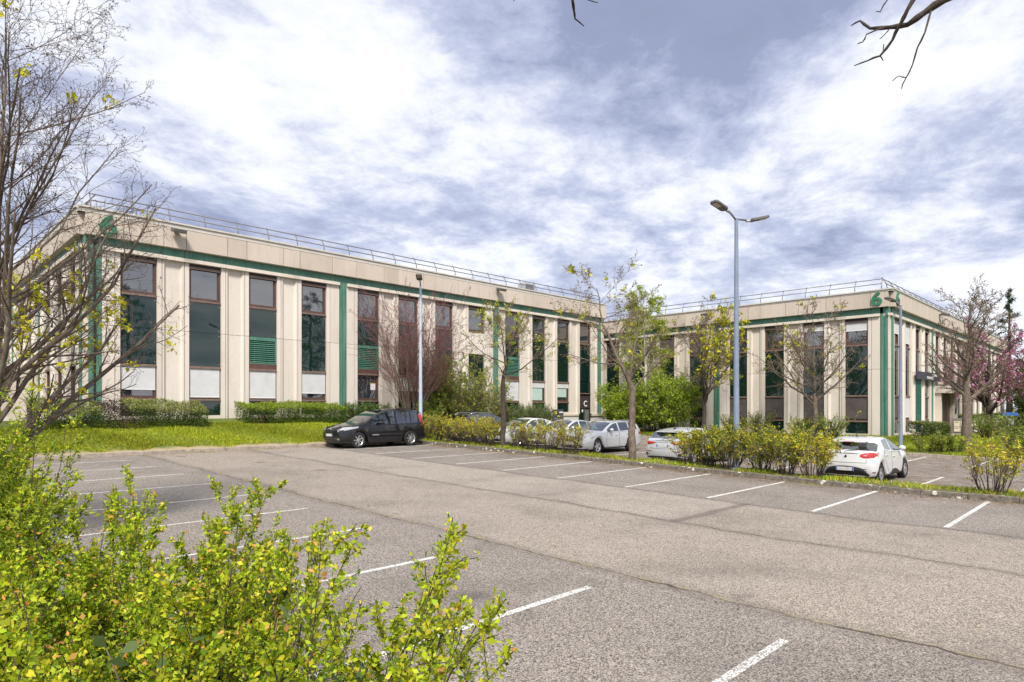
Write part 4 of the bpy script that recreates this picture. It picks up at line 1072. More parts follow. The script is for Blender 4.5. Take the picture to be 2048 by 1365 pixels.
# ------------------------------------------------------------------ plants
def limb_set(g, p0, d0, L, r0, n=5, wig=.12, trop=.0, taper=.35):
    """grow N limbs of n points each: arrays in, arrays out"""
    N = len(p0); P = np.zeros((N, n, 3)); P[:, 0] = p0; d = nrm(d0)
    st = (np.asarray(L) / (n - 1))[:, None]
    for i in range(1, n):
        d = nrm(d + g.normal(size=(N, 3)) * wig + np.array([0, 0, trop]))
        P[:, i] = P[:, i - 1] + d * st
    rad = np.maximum(np.asarray(r0)[:, None] * np.linspace(1, taper, n)[None], RMIN[0] * .8)
    return P, rad
RMIN = [.0022]
def spawn(g, P, rad, k, t0, t1, ang, lr, rr, L, shape=.4, updir=0.0):
    """k children per limb, spread along it"""
    N, n, _ = P.shape
    tt = (np.arange(k)[None] + g.uniform(0, 1, (N, k))) / k * (t1 - t0) + t0
    f = tt * (n - 1); i = np.minimum(f.astype(int), n - 2); w = (f - i)[..., None]
    a = np.take_along_axis(P, i[..., None].repeat(3, 2), 1); b = np.take_along_axis(P, (i + 1)[..., None].repeat(3, 2), 1)
    p = a * (1 - w) + b * w; d = nrm(b - a)
    rp = np.take_along_axis(rad, i, 1) * (1 - w[..., 0]) + np.take_along_axis(rad, i + 1, 1) * w[..., 0]
    rv = g.normal(size=d.shape); rv = nrm(rv - (rv * d).sum(-1, keepdims=True) * d)
    an = np.radians(g.uniform(ang[0], ang[1], (N, k)))[..., None]
    cd_ = d * np.cos(an) + rv * np.sin(an); cd_[..., 2] += updir
    LL = np.asarray(L)[:, None] * g.uniform(lr[0], lr[1], (N, k)) * (1 - shape * (tt - t0) / max(1e-6, t1 - t0))
    r = np.maximum(np.minimum(rp * .8, rp * g.uniform(rr[0], rr[1], (N, k))), RMIN[0])
    return p.reshape(-1, 3), cd_.reshape(-1, 3), LL.reshape(-1), r.reshape(-1)

def tree(name, loc, label, cat, seed, trunk, levels, bark, twig, group=None, leaf=None, sides=(9, 6, 4, 3, 3), extra_limbs=None):
    FAR = math.hypot(loc[0], loc[1]) > 17; TRI[0] = FAR; RMIN[0] = max(.0027, .00021 * math.hypot(loc[0], loc[1]))
    g = np.random.default_rng(seed); root = empty(name, loc, label, cat, group)
    tp = np.array(trunk['pts'], float); tr = np.array(trunk['rad'], float)
    m = 14; u = np.linspace(0, len(tp) - 1, m); ii = np.arange(len(tp))
    Pt = np.stack([np.interp(u, ii, tp[:, k]) for k in range(3)], 1) + np.concatenate([np.zeros((1, 3)), g.normal(size=(m - 1, 3)) * trunk.get('wob', .02)])
    Rt = np.interp(u, ii, tr)
    V, F = tubes(Pt[None], Rt[None], 10); np_mesh('trunk', V, F, bark, root, smooth=True)
    P, rad = Pt[None], Rt[None]; L = np.array([trunk['L']]); parts = []; tips = None; last = None
    for li, lv in enumerate(levels):
        p, d, LL, r = spawn(g, P, rad, lv['k'], lv.get('t0', .2), lv.get('t1', 1.0), lv['ang'], lv['lr'], lv['rr'], L, lv.get('shape', .4), lv.get('up', 0))
        if lv.get('keep'):
            ok = lv['keep'](p, d)
            p, d, LL, r = p[ok], d[ok], LL[ok], r[ok]
        if li == 0 and extra_limbs is not None:
            ex = extra_limbs; p = np.concatenate([p, ex[0]]); d = np.concatenate([d, ex[1]]); LL = np.concatenate([LL, ex[2]]); r = np.concatenate([r, ex[3]])
        P, rad = limb_set(g, p, d, LL, r, (lv.get('n', 6) if not FAR or li == 0 else (4, 3, 2)[min(li - 1, 2)]), lv.get('wig', .12), lv.get('trop', .04), lv.get('taper', .3)); L = LL
        v, f = tubes(P, rad, sides[min(li + 1, len(sides) - 1)])
        if lv.get('own', li == 0): np_mesh('limbs', v, f, bark, root, smooth=True)
        else: parts.append((v, f))
        last = P
    if parts:
        V, F = join(parts); np_mesh('twigs', V, F, twig, root)
    if leaf: leaf(g, root, last)
    return root, last

def clusters(g, root, P, frac, n, spread, size, base_c, var=.2, alt=None, p=0.0, name='leaves', along=(.5, 1.0), up=.4, zr=None, xw=None, alt2=None, p2=0.0, ratio=.6):
    sel = g.uniform(size=len(P)) < (frac if xw is None else np.clip(xw(P[:, -1]) * frac, 0, 1))
    Q = P[sel]
    if not len(Q): return None
    t = g.uniform(along[0], along[1], (len(Q), n)); k = np.minimum((t * (Q.shape[1] - 1)).astype(int), Q.shape[1] - 2); w = (t * (Q.shape[1] - 1) - k)[..., None]
    a = np.take_along_axis(Q, k[..., None].repeat(3, 2), 1); b = np.take_along_axis(Q, (k + 1)[..., None].repeat(3, 2), 1)
    pts = (a * (1 - w) + b * w + g.normal(size=(len(Q), n, 3)) * spread).reshape(-1, 3)
    V, F, C = leaf_quads(g, pts, size, tint(g, len(pts), base_c, var, alt, p, alt2, p2), up, ratio)
    return np_mesh(name, V, F, LEAF, root, C)

YG = (.34, .40, .03); YEL = (.62, .56, .03); GRN = (.12, .22, .02); DGR = (.045, .085, .014)
BUD = (.10, .055, .04)
LVL = [dict(k=16, t0=.32, t1=.98, ang=(28, 62), lr=(.36, .52), rr=(.34, .55), n=8, wig=.10, trop=.05, shape=.62),
       dict(k=9, t0=.15, t1=.98, ang=(25, 60), lr=(.30, .5), rr=(.35, .55), n=6, wig=.13, trop=.04, shape=.55),
       dict(k=7, t0=.12, t1=1.0, ang=(28, 65), lr=(.26, .45), rr=(.4, .6), n=4, wig=.15, trop=.04, shape=.4),
       dict(k=3, t0=.2, t1=1.0, ang=(25, 60), lr=(.3, .6), rr=(.5, .8), n=3, wig=.18, trop=.03, shape=.3)]

# the big bare tree at the left edge
zt = base(12) + .1
def leaf_big(g, root, P):
    w = lambda e: np.where(e[:, 2] > 4.0, .04, np.where(e[:, 2] < 2.6, .5, 1.1))
    clusters(g, root, P, .06, 18, .045, .07, (.62, .62, .03), .2, YEL, .45, up=.6, xw=w)
    clusters(g, root, P, .6, 1, .006, .026, BUD, .3, (.2, .17, .04), .12, name='buds', along=(.8, 1.0), ratio=.5)
tree('bare_tree', (1.2, 12.1, zt), 'tall bare tree with sparse yellow green young leaves at the left edge', 'tree', 11,
     dict(pts=[(0, 0, 0), (.02, -.02, 1.0), (.05, -.03, 1.9), (.09, -.07, 3.0), (.13, -.11, 4.2), (.17, -.15, 5.6), (.2, -.17, 6.8), (.22, -.18, 7.7)], rad=[.125, .11, .10, .066, .046, .030, .016, .005], L=8.0, wob=.012),
     [dict(k=56, t0=.14, t1=.98, ang=(28, 72), lr=(.42, .62), rr=(.36, .54), n=9, wig=.07, trop=.05, shape=.52),
      dict(k=14, t0=.14, t1=.99, ang=(20, 54), lr=(.26, .44), rr=(.36, .55), n=6, wig=.11, trop=.03, shape=.55),
      dict(k=8, t0=.12, t1=1.0, ang=(28, 62), lr=(.26, .42), rr=(.4, .6), n=3, wig=.14, trop=-.01, shape=.4),
      dict(k=2, t0=.3, t1=1.0, ang=(25, 60), lr=(.35, .6), rr=(.5, .8), n=2, wig=.16, trop=.02, shape=.3)],
     BARK, TWIGD, 'bare trees', leaf_big)

def street_tree(loc, label, seed, h, fork, lean, lw, leaffrac, spreadk=1.0, low=.35, leafc=YEL, bark=BARK, k0=15, size=.11, xw=None, ang=(30, 66), k1=8):
    lv = [dict(q) for q in LVL]
    lv[0].update(k=k0 + 4, t0=low, ang=ang, lr=(.40 * spreadk, .60 * spreadk), shape=.45); lv[1].update(k=k1)
    def lf(g, root, P):
        if leaffrac: clusters(g, root, P, leaffrac, 9, .06, size, leafc, .2, YG, .4, up=.5, xw=xw)
        clusters(g, root, P, .5, 1, .006, .05, BUD, .3, (.25, .2, .05), .3, name='buds', along=(.8, 1.0))
    r0 = lw
    return tree('street_tree', loc, label, 'tree', seed,
        dict(pts=[(0, 0, 0), (.02, -.02, fork * .5), (0, 0, fork), (lean[0] * .45, lean[1] * .45, mixf(fork, h, .35)), (lean[0] * .9, lean[1] * .9, mixf(fork, h, .7)), (lean[0], lean[1], h)],
             rad=[r0 * 1.15, r0, r0 * .88, r0 * .5, r0 * .25, .01], L=h * .82, wob=.03), lv, bark, TWIG, 'young trees round the car park', lf)
street_tree((20.0, 20.45, base(20.4) + .12), 'slim forked tree with a dark split trunk in the thin hedge', 21, 5.3, 2.7, (.2, -.3),    .115, .07, 1.3, .50, (.42, .46, .04), BARKD, 11, .08, None, (38, 75))
street_tree((20.0, 13.55, base(13.5) + .12), 'gnarled tree with peeling bark in front of the silver estate car', 22, 6.5, 2.7, (-.5, 1.3),   .125, .012, 1.15, .36, YEL, BARK, 13, .12, None, (35, 72))
street_tree((38.6, 20.55, z_right(38.6, 20)), 'many branched tree with bright yellow leaf tufts near the right wing', 23, 6.8, 2.4, (.2, .0), .15, .085, 1.55, .30, YEL, BARKD, 23, .15, lambda e: np.where((e[:, 1] < -.2) & (e[:, 2] > 3.2), 1.5, .10), (28, 60))
street_tree((39.6, 13.95, z_right(39.6, 14)), 'bare pale limbed tree standing before the last tall windows of the right wing', 24, 6.8, 2.5, (.1, .1), .15, .010, 1.4, .30, YEL, BARK, 22, .14, None, (35, 80))
street_tree((38.0, 6.25, z_right(38, 6.2)), 'bare tree with lichened trunk at the right, between lamp and letterboxes', 25, 7.3, 2.7, (.35, -.1), .20, .0, .95, .32, YEL, BARK, 22, .12, None, (30, 72), 9)

def blossom(gc, n, frac, size, alt, p):
    def lf(g, root, P): clusters(g, root, P, frac, n, .05, size, gc, .25, alt, p, name='blossom', along=(.1, 1.0), up=.1)
    return lf
lvF = [dict(q) for q in LVL]; lvF[0].update(k=20, t0=.28, ang=(35, 75), lr=(.6, .85)); lvF[1].update(k=10)
tree('blossom_tree', (57.5, 7.9, z_right(57, 7)), 'forked dark trunked tree with magenta blossom before the clipped hedge', 'tree', 31,
     dict(pts=[(0, 0, 0), (.1, .1, 1.2), (.2, .3, 2.0), (.1, .2, 4.0), (0, .1, 6.6)], rad=[.36, .30, .26, .14, .03], L=7.8, wob=.05), lvF, BARKD, TWIGR, 'blossom trees', blossom((.66, .27, .50), 6, .19, .13, (.40, .22, .25), .4))
tree('blossom_tree', (62.5, 4.6, z_right(60, 5)), 'pink budded tree behind the blue arrow sign at the right edge', 'tree', 32,
     dict(pts=[(0, 0, 0), (.0, .1, 1.4), (-.1, .2, 2.4), (-.1, .3, 4), (0, .2, 6)], rad=[.40, .32, .28, .15, .03], L=7.0, wob=.05), lvF, BARKD, TWIGR, 'blossom trees', blossom((.62, .34, .45), 6, .2, .14, (.32, .19, .19), .5))

def multi_stem(name, loc, label, cat, seed, ns, h, spr, rad, bark, twig, lv, leaf, group=None, r_base=.25):
    FAR = math.hypot(loc[0], loc[1]) > 17; TRI[0] = FAR; RMIN[0] = max(.0022, .0002 * math.hypot(loc[0], loc[1]))
    g = np.random.default_rng(seed); root = empty(name, loc, label, cat, group)
    az = g.uniform(0, 2 * np.pi, ns); sp = g.uniform(.15, 1.0, ns) ** .8 * spr
    p0 = np.stack([np.cos(az) * r_base * g.uniform(.2, 1, ns), np.sin(az) * r_base * g.uniform(.2, 1, ns), np.zeros(ns)], 1)
    d0 = np.stack([np.cos(az) * sp, np.sin(az) * sp, np.ones(ns)], 1)
    L = h * g.uniform(.7, 1.08, ns) * np.sqrt(1 + sp ** 2) * .95
    P, R_ = limb_set(g, p0, d0, L, np.full(ns, rad) * g.uniform(.6, 1.2, ns), 9, .07, .03, .2)
    v, f = tubes(P, R_, 5); np_mesh('stems', v, f, bark, root, smooth=True); parts = []; last = P
    for q in lv:
        p, d, LL, r = spawn(g, P, R_, q['k'], q.get('t0', .2), q.get('t1', 1.), q['ang'], q['lr'], q['rr'], L, q.get('shape', .4), q.get('up', 0))
        P, R_ = limb_set(g, p, d, LL, r, (q.get('n', 5) if not FAR else (4 if q is lv[0] and len(lv) > 1 else 3)), q.get('wig', .12), q.get('trop', .03), .3); L = LL; last = P
        parts.append(tubes(P, R_, 3))
    if parts: V, F = join(parts); np_mesh('twigs', V, F, twig, root)
    leaf(g, root, last); return root

lvS = [dict(k=11, t0=.22, ang=(18, 45), lr=(.3, .5), rr=(.4, .6), n=6, trop=.05, shape=.5), dict(k=6, t0=.15, ang=(20, 50), lr=(.3, .5), rr=(.4, .7), n=4, trop=.04)]
def lf_red(g, root, P):
    clusters(g, root, P, .85, 5, .012, .045, (.22, .07, .09), .3, (.42, .05, .16), .22, name='blossom', along=(.2, 1.0), ratio=.7)
multi_stem('redbud_shrub', (21.0, 28.6, z_lawn(21, 28.6)), 'tall fan of red budded stems between the lamp post and the louvred window', 'shrub', 41, 36, 6.7, .48, .035, BARK, TWIGR, lvS, lf_red)

def bushy(name, loc, label, cat, seed, ns, h, spr, col, alt, p, size, n, lv=None, frac=1.0, group=None, r_base=.3, spread=.03, alt2=None, p2=0.0, rad=.018, along=(.05, 1.0), twig=None, var=.25, up=.5, ratio=.6):
    lv = lv or [dict(k=9, t0=.12, ang=(20, 60), lr=(.28, .5), rr=(.4, .6), n=5, trop=.05, shape=.45), dict(k=5, t0=.1, ang=(20, 60), lr=(.3, .5), rr=(.4, .7), n=4, trop=.04)]
    def lf(g, root, P): clusters(g, root, P, frac, n, spread, size, col, var, alt, p, along=along, up=up, alt2=alt2, p2=p2, ratio=ratio)
    return multi_stem(name, loc, label, cat, seed, ns, h, spr, rad, BARKD, twig or TWIG, lv, lf, group, r_base)
bushy('wild_shrub', (24.6, 29.0, z_lawn(24.6, 29)), 'large loose olive green shrub right of the redbud', 'shrub', 51, 46, 3.5, .62, (.25, .29, .05), (.36, .40, .04), .35, .085, 7, r_base=1.3)
bushy('wild_shrub', (27.0, 29.2, z_lawn(27, 29)), 'smaller olive shrub next to the second green pilaster', 'shrub', 52, 30, 2.7, .6, (.25, .28, .05), (.38, .41, .05), .3, .08, 7, r_base=.9)
bushy('wild_shrub', (21.6, 28.7, z_lawn(21.6, 28.7)), 'low leafy growth round the foot of the redbud stems', 'shrub', 53, 26, 1.7, .8, (.15, .22, .03), (.26, .32, .03), .3, .08, 7, r_base=.9)
bushy('ivy_clump', (24.2, 29.9, z_lawn(24, 30)), 'bright green leafy climber against the third window from the redbud', 'shrub', 54, 20, 4.1, .2, (.16, .30, .02), (.3, .42, .03), .3, .10, 8, r_base=.5)
# birch and green thicket in the inner corner
def lf_birch(g, root, P): clusters(g, root, P, 1.0, 14, .07, .085, (.34, .42, .04), .25, (.36, .42, .05), .3, along=(.05, 1.0), up=.1)
tree('birch_tree', (39.8, 25.9, z_right(39.8, 26)), 'white stemmed birch with drooping fresh green leaves in the inner corner', 'tree', 61,
     dict(pts=[(0, 0, 0), (.1, .1, 2.5), (.15, .0, 5), (.1, .1, 7.5), (.1, .1, 9.6)], rad=[.13, .11, .085, .05, .012], L=8.6, wob=.04),
     [dict(k=40, t0=.26, t1=.99, ang=(32, 66), lr=(.26, .36), rr=(.3, .5), n=8, wig=.10, trop=-.09, shape=.55), dict(k=9, t0=.2, ang=(20, 60), lr=(.35, .6), rr=(.3, .5), n=6, wig=.1, trop=-.16), dict(k=5, t0=.1, ang=(15, 50), lr=(.4, .7), rr=(.5, .8), n=5, wig=.1, trop=-.22)],
     BIRCHB, TWIG, None, lf_birch)
for i, (x, y, h, ns, lab) in enumerate(((39.3, 27.4, 3.2, 34, 'leafy green shrub left of the birch by the door lettered C'), (39.6, 25.0, 3.6, 46, 'dense green shrub at the foot of the birch'), (39.2, 23.3, 3.7, 44, 'bright green shrub right of the birch reaching over the grey pier'))):
    bushy('green_shrub', (x, y, z_right(x, y)), lab, 'shrub', 63 + i, ns, h, .42, (.25, .38, .025), (.42, .50, .04), .35, .11, 9, group='green shrubs in the inner corner', r_base=.9, spread=.07)
# rosemary and small shrubs
ROS = dict(lv=[dict(k=9, t0=.1, ang=(8, 28), lr=(.35, .6), rr=(.4, .6), n=4, trop=.1)])
for i, (x, y, h, lab) in enumerate(((29.2, 28.9, 1.35, 'spiky dark green shrub right of the forked tree, leftmost of its row'), (30.6, 28.9, 1.5, 'tallest spiky dark green shrub in front of the louvred bay'), (32.0, 29.0, 1.35, 'spiky dark green shrub next to the company sign'), (18.2, 29.4, .95, 'low spiky shrub at the foot of the first green pilaster'), (19.2, 29.3, .9, 'low spiky shrub behind the roof of the black people carrier'))):
    bushy('spiky_shrub', (x, y, z_lawn(x, y)), lab, 'shrub', 70 + i, 60, h, .55, (.07, .16, .025), (.15, .25, .035), .3, .10, 11, ROS['lv'], group='rosemary like shrubs by the wall', r_base=.55, spread=.02, up=.8, ratio=.25)
for i, (x, y, h, c, lab) in enumerate(((39.2, 12.9, 1.35, (.18, .28, .03), 'bushy green shrub under the windows nearest the right wing corner'), (39.6, 14.6, 1.2, (.2, .3, .03), 'green shrub at the foot of the bare pale limbed tree'), (40.0, 17.4, 1.4, (.17, .22, .05), 'straggly shrub under the middle windows of the right wing'), (39.8, 19.0, 1.25, (.18, .24, .05), 'straggly shrub left of the tall lamp post'),
        (36.4, 7.6, .95, (.22, .27, .035), 'small open shrub in the grass just right of the slim lamp'), (36.7, 6.95, 1.0, (.2, .26, .03), 'small open shrub midway between the slim lamp and the lichened trunk'), (36.9, 6.4, .9, (.2, .27, .03), 'small open shrub at the foot of the lichened trunk'), (44.5, 6.3, 1.35, (.16, .27, .02), 'fern like shrub in front of the letterbox wall'), (43, 4.75, 1.3, (.16, .26, .03), 'fern like shrub at the right edge beyond the path'), (36.2, 3.9, 1.3, (.2, .28, .03), 'leafy shrub at the right edge behind the small roadside shrub'))):
    bushy('small_shrub', (x, y, z_right(x, y)), lab, 'shrub', 80 + i, 26 if i < 4 or i > 6 else 13, h * (1 if i < 4 or i > 6 else .8), .75, c, (.34, .38, .04), .3, .085, 8, [dict(k=8, t0=.15, ang=(15, 45), lr=(.3, .55), rr=(.4, .7), n=4, trop=.06)], group='small shrubs on the entrance lawn', r_base=.3)

# clipped hedges
def hedge(name, c, label, seed, n, zlo, zhi, u, hl, hd, top_c, side_c, dead=0.0, size=.06, cut=.5, group=None, slope=0.0):
    """box hedge about centre c, long axis u (unit xy), half length hl, half depth hd"""
    TRI[0] = c[0] > 20; RMIN[0] = .004; g = np.random.default_rng(seed); root = empty(name, (c[0], c[1], zlo), label, 'hedge', group)
    u = np.array([u[0], u[1], 0.]); v = np.array([-u[1], u[0], 0.]); H = zhi - zlo
    a = g.uniform(-1, 1, n); b = g.uniform(-1, 1, n); h = g.uniform(0, 1, n)
    w = g.choice(4, n, p=[.42, .40, .12, .06])
    dp = np.abs(g.normal(size=n)) * .09
    bul = 1 + .05 * np.sin(a * hl * 2.1 + seed) + .04 * np.sin(a * hl * 5.3) + .05 * np.sin(h * 4 + a * 3)
    h = np.where(w == 0, 1 - dp / H, h); b = np.where(w == 1, -1 + dp / hd, b); b = np.where(w == 2, 1 - dp / hd, b); a = np.where(w == 3, np.sign(a) * (1 - dp / hl), a)
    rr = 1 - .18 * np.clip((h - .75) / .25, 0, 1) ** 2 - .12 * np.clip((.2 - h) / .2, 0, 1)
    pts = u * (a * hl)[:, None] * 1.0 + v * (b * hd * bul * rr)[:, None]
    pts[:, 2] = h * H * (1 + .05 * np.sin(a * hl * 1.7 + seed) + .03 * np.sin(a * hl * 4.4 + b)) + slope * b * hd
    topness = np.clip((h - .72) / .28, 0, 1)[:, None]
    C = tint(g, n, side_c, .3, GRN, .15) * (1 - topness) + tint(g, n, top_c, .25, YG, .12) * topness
    if dead:
        nz = np.sin(a * hl * 1.3 + seed * 1.7) + np.sin(a * hl * 2.9 + h * 3) * .6 + g.normal(size=n) * .25
        k = nz > dead; C[k] = tint(g, k.sum(), (.085, .055, .045), .3); keep = ~k | (g.uniform(size=n) < .6)
        pts, C = pts[keep], C[keep]
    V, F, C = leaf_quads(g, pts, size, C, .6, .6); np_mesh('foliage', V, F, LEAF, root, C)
    m = int(hl * 60); a = g.uniform(-1, 1, m); p0 = u * (a * hl * .95)[:, None] + v * (g.uniform(-.7, .7, m) * hd)[:, None]
    d0 = g.normal(size=(m, 3)) * .35 + np.array([0, 0, 1.]); P, Rr = limb_set(g, p0, d0, np.full(m, H * .95), np.full(m, .012), 5, .18, .02, .4)
    v_, f_ = tubes(P, Rr, 3); np_mesh('stems', v_, f_, BARKD, root)
    P2, d2, L2, r2 = spawn(g, P, Rr, 6, .1, 1., (30, 80), (.2, .45), (.4, .7), np.full(m, H)); P2, r2 = limb_set(g, P2, d2, L2, r2, 3, .15, 0, .4)
    v_, f_ = tubes(P2, r2, 3); np_mesh('twigs', v_, f_, BARKD, root)
    return root
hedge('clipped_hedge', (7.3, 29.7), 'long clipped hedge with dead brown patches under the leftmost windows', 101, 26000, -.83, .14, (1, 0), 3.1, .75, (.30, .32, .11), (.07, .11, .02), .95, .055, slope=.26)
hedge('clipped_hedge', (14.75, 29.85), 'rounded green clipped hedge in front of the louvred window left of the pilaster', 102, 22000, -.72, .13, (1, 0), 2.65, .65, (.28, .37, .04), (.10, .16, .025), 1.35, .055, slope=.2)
hedge('clipped_hedge', (45.6, 9.35), 'small clipped hedge with pale tips left of the brown entrance door', 103, 7000, -1.88, -.95, (.85, -.52), 1.05, .6, (.22, .24, .10), (.10, .15, .03), 1.2, .08)
hedge('clipped_hedge', (64.5, 7.2), 'long dark clipped hedge with pale top at the right edge', 104, 16000, -2.0, -.62, (.15, -1), 4.6, .8, (.28, .30, .12), (.055, .085, .03), 0, .10)

# the thin flowering hedge on the verge: separate bushes
def verge_bush(x, y, label, seed, h=1.12, ns=26, leafy=5, spr=.5, tone=0, fr_=.8):
    lv = [dict(k=6, t0=.2, ang=(15, 50), lr=(.25, .5), rr=(.4, .6), n=4, trop=.04), dict(k=3, t0=.2, ang=(15, 50), lr=(.3, .5), rr=(.5, .8), n=3, trop=.03)]
    def lf(g, root, P):
        e = lambda q: np.where(q[:, 2] > h * .72, 1.4, np.where(q[:, 2] > h * .4, .65, .45 + tone * .5))
        clusters(g, root, P, fr_, leafy + 3, .03, .052, (.44, .50, .04), .25, (.68, .50, .025), .28 if not tone else .2, along=(.1, 1.0), xw=e, alt2=(.12, .18, .04) if tone else (.18, .12, .06), p2=.45 if tone else .18)
    return multi_stem('verge_shrub', (x, y, base(y) + .12), label, 'shrub', seed, ns, h, spr, .014, BARKD, TWIG, lv, lf, 'shrubs on the verge between the two car parks', .3)
vb = [(20.0, 25.9, 'thin yellow green shrub nearest the rear of the black people carrier'), (20.0, 25.0, 'thin shrub just left of the orange red tail light'), (20.0, 24.1, 'thin shrub in front of the dark grey car door'), (20.0, 23.2, 'thin shrub in front of the dark grey car bonnet'), (20.0, 22.3, 'thin shrub in front of the white hatchback headlight'), (20.0, 21.4, 'thin shrub just left of the slim forked tree'),
      (20.0, 19.5, 'darker leafed shrub just right of the slim forked tree'), (20.0, 18.6, 'open twiggy shrub midway between the two verge trees'), (20.0, 17.6, 'open twiggy shrub left of the silver estate wing'), (20.0, 16.5, 'sparse shrub in front of the silver estate headlight')]
for i, (x, y, lab) in enumerate(vb): verge_bush(x, y, lab, 120 + i, 1.18 if i < 6 else 1.12, 24, 5 if i < 6 else 3, .5, 1 if i == 6 else 0, .85 if i < 6 else .6)
vb = [(20.0, 11.3, 'arching shrub leaning over the right side of the silver hatchback'), (20.15, 10.55, 'dense mixed shrub just left of the tall lamp post'), (19.95, 9.7, 'dense dark leafed shrub around the tall lamp post foot'), (20.2, 8.75, 'dense dark leafed shrub right of the tall lamp post'), (19.95, 7.9, 'dense yellow topped shrub near the white small hatchback'), (19.95, 7.1, 'yellow flowered end shrub beside the white small hatchback')]
for i, (x, y, lab) in enumerate(vb): verge_bush(x, y, lab, 140 + i, (1.1, 1.18, 1.3, 1.2, 1.32, 1.22)[i], (20, 34, 38, 30, 36, 30)[i], 7, (.4, .5, .55, .62, .5, .5)[i], 1 if 0 < i < 5 else 0, 1.0)
verge_bush(20.0, 2.75, 'lone yellow tipped shrub on the verge near the right edge', 150, 1.3, 24, 4, .5, 0, .8)

# foreground bushes
def near_bush(x, y, label, seed, h, spr, ns, size=.021, n=9, lean=(0, 0), r_base=.35, dens=1.0, tones=((.36, .46, .02), (.58, .56, .035), (.12, .22, .012), (.60, .30, .06))):
    TRI[0] = dens < .5; RMIN[0] = .0022; g = np.random.default_rng(seed); root = empty('spring_shrub', (x, y, base(y) + .1), label, 'shrub', 'fresh green shrubs in the planting bed')
    az = g.uniform(0, 2 * np.pi, ns); sp = g.uniform(.05, 1.0, ns) * spr
    p0 = np.stack([np.cos(az) * r_base * g.uniform(.1, 1, ns), np.sin(az) * r_base * g.uniform(.1, 1, ns), np.zeros(ns)], 1)
    d0 = np.stack([np.cos(az) * sp + lean[0], np.sin(az) * sp + lean[1], np.ones(ns)], 1)
    L = h * g.uniform(.45, .88, ns) * (1 + .12 * sp); kk = g.uniform(size=ns) < .16; L[kk] = h * g.uniform(.92, 1.08, kk.sum())
    P, Rr = limb_set(g, p0, d0, L, g.uniform(.006, .013, ns), 10, .06, .03, .2)
    v, f = tubes(P, Rr, 5); np_mesh('stems', v, f, BARKD, root, smooth=True)
    p, d, LL, r = spawn(g, P, Rr, 9, .22, .97, (18, 50), (.22, .42), (.4, .6), L, .5, .15)
    P2, R2 = limb_set(g, p, d, LL, r, 7, .08, .05, .3); p, d, L3, r = spawn(g, P2, R2, 4, .1, .9, (20, 55), (.25, .5), (.5, .8), LL, .4, .1)
    P3, R3 = limb_set(g, p, d, L3, r, 4, .1, .04, .4)
    V, F = join([tubes(P2, R2, 4), tubes(P3, R3, 3)]); np_mesh('twigs', V, F, BARKD, root)
    pts, dirs, tone = [], [], []
    for Q, k, lo in ((P[:, 4:], int(150 * dens), .0), (P2, int(96 * dens), .08), (P3, int(36 * dens), .05)):
        t = g.uniform(lo, 1, (len(Q), k)) ; t = np.round(t * (k * .34)) / (k * .34) * .97 + .02
        t = np.clip(t, 0, .999); i = (t * (Q.shape[1] - 1)).astype(int); w = (t * (Q.shape[1] - 1) - i)[..., None]
        a = np.take_along_axis(Q, i[..., None].repeat(3, 2), 1); b = np.take_along_axis(Q, (i + 1)[..., None].repeat(3, 2), 1)
        q = (a * (1 - w) + b * w).reshape(-1, 3); pts.append(q + g.normal(size=q.shape) * .009); dirs.append(nrm((b - a).reshape(-1, 3)) * .7 + nrm(g.normal(size=q.shape)))
        tone.append(t.reshape(-1))
    pts, dirs, tone = np.concatenate(pts), np.concatenate(dirs), np.concatenate(tone)
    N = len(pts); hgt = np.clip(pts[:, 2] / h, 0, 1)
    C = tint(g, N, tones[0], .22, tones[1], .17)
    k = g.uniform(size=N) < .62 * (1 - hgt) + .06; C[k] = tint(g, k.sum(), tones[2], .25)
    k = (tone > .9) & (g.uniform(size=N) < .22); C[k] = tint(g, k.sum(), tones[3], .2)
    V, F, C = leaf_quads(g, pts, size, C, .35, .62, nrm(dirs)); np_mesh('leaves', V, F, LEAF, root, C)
    return root
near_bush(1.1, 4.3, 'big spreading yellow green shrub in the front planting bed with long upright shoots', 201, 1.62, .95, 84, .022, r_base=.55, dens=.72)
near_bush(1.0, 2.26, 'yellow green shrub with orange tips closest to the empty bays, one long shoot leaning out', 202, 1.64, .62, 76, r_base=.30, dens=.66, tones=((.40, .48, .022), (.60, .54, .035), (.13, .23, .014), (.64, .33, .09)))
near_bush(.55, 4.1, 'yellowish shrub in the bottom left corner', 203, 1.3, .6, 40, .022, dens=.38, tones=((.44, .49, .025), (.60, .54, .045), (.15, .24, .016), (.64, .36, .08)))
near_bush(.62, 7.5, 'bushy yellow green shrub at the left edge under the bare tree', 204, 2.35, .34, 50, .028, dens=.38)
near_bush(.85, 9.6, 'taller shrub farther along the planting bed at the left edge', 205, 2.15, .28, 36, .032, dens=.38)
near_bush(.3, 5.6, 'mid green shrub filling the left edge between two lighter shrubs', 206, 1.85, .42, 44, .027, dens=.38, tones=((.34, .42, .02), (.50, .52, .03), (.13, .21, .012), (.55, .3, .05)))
near_bush(.62, 2.75, 'low shrub at the bottom edge of the bed', 207, 1.45, .6, 30, dens=.6, tones=((.38, .47, .022), (.58, .54, .035), (.12, .22, .014), (.62, .3, .07)))

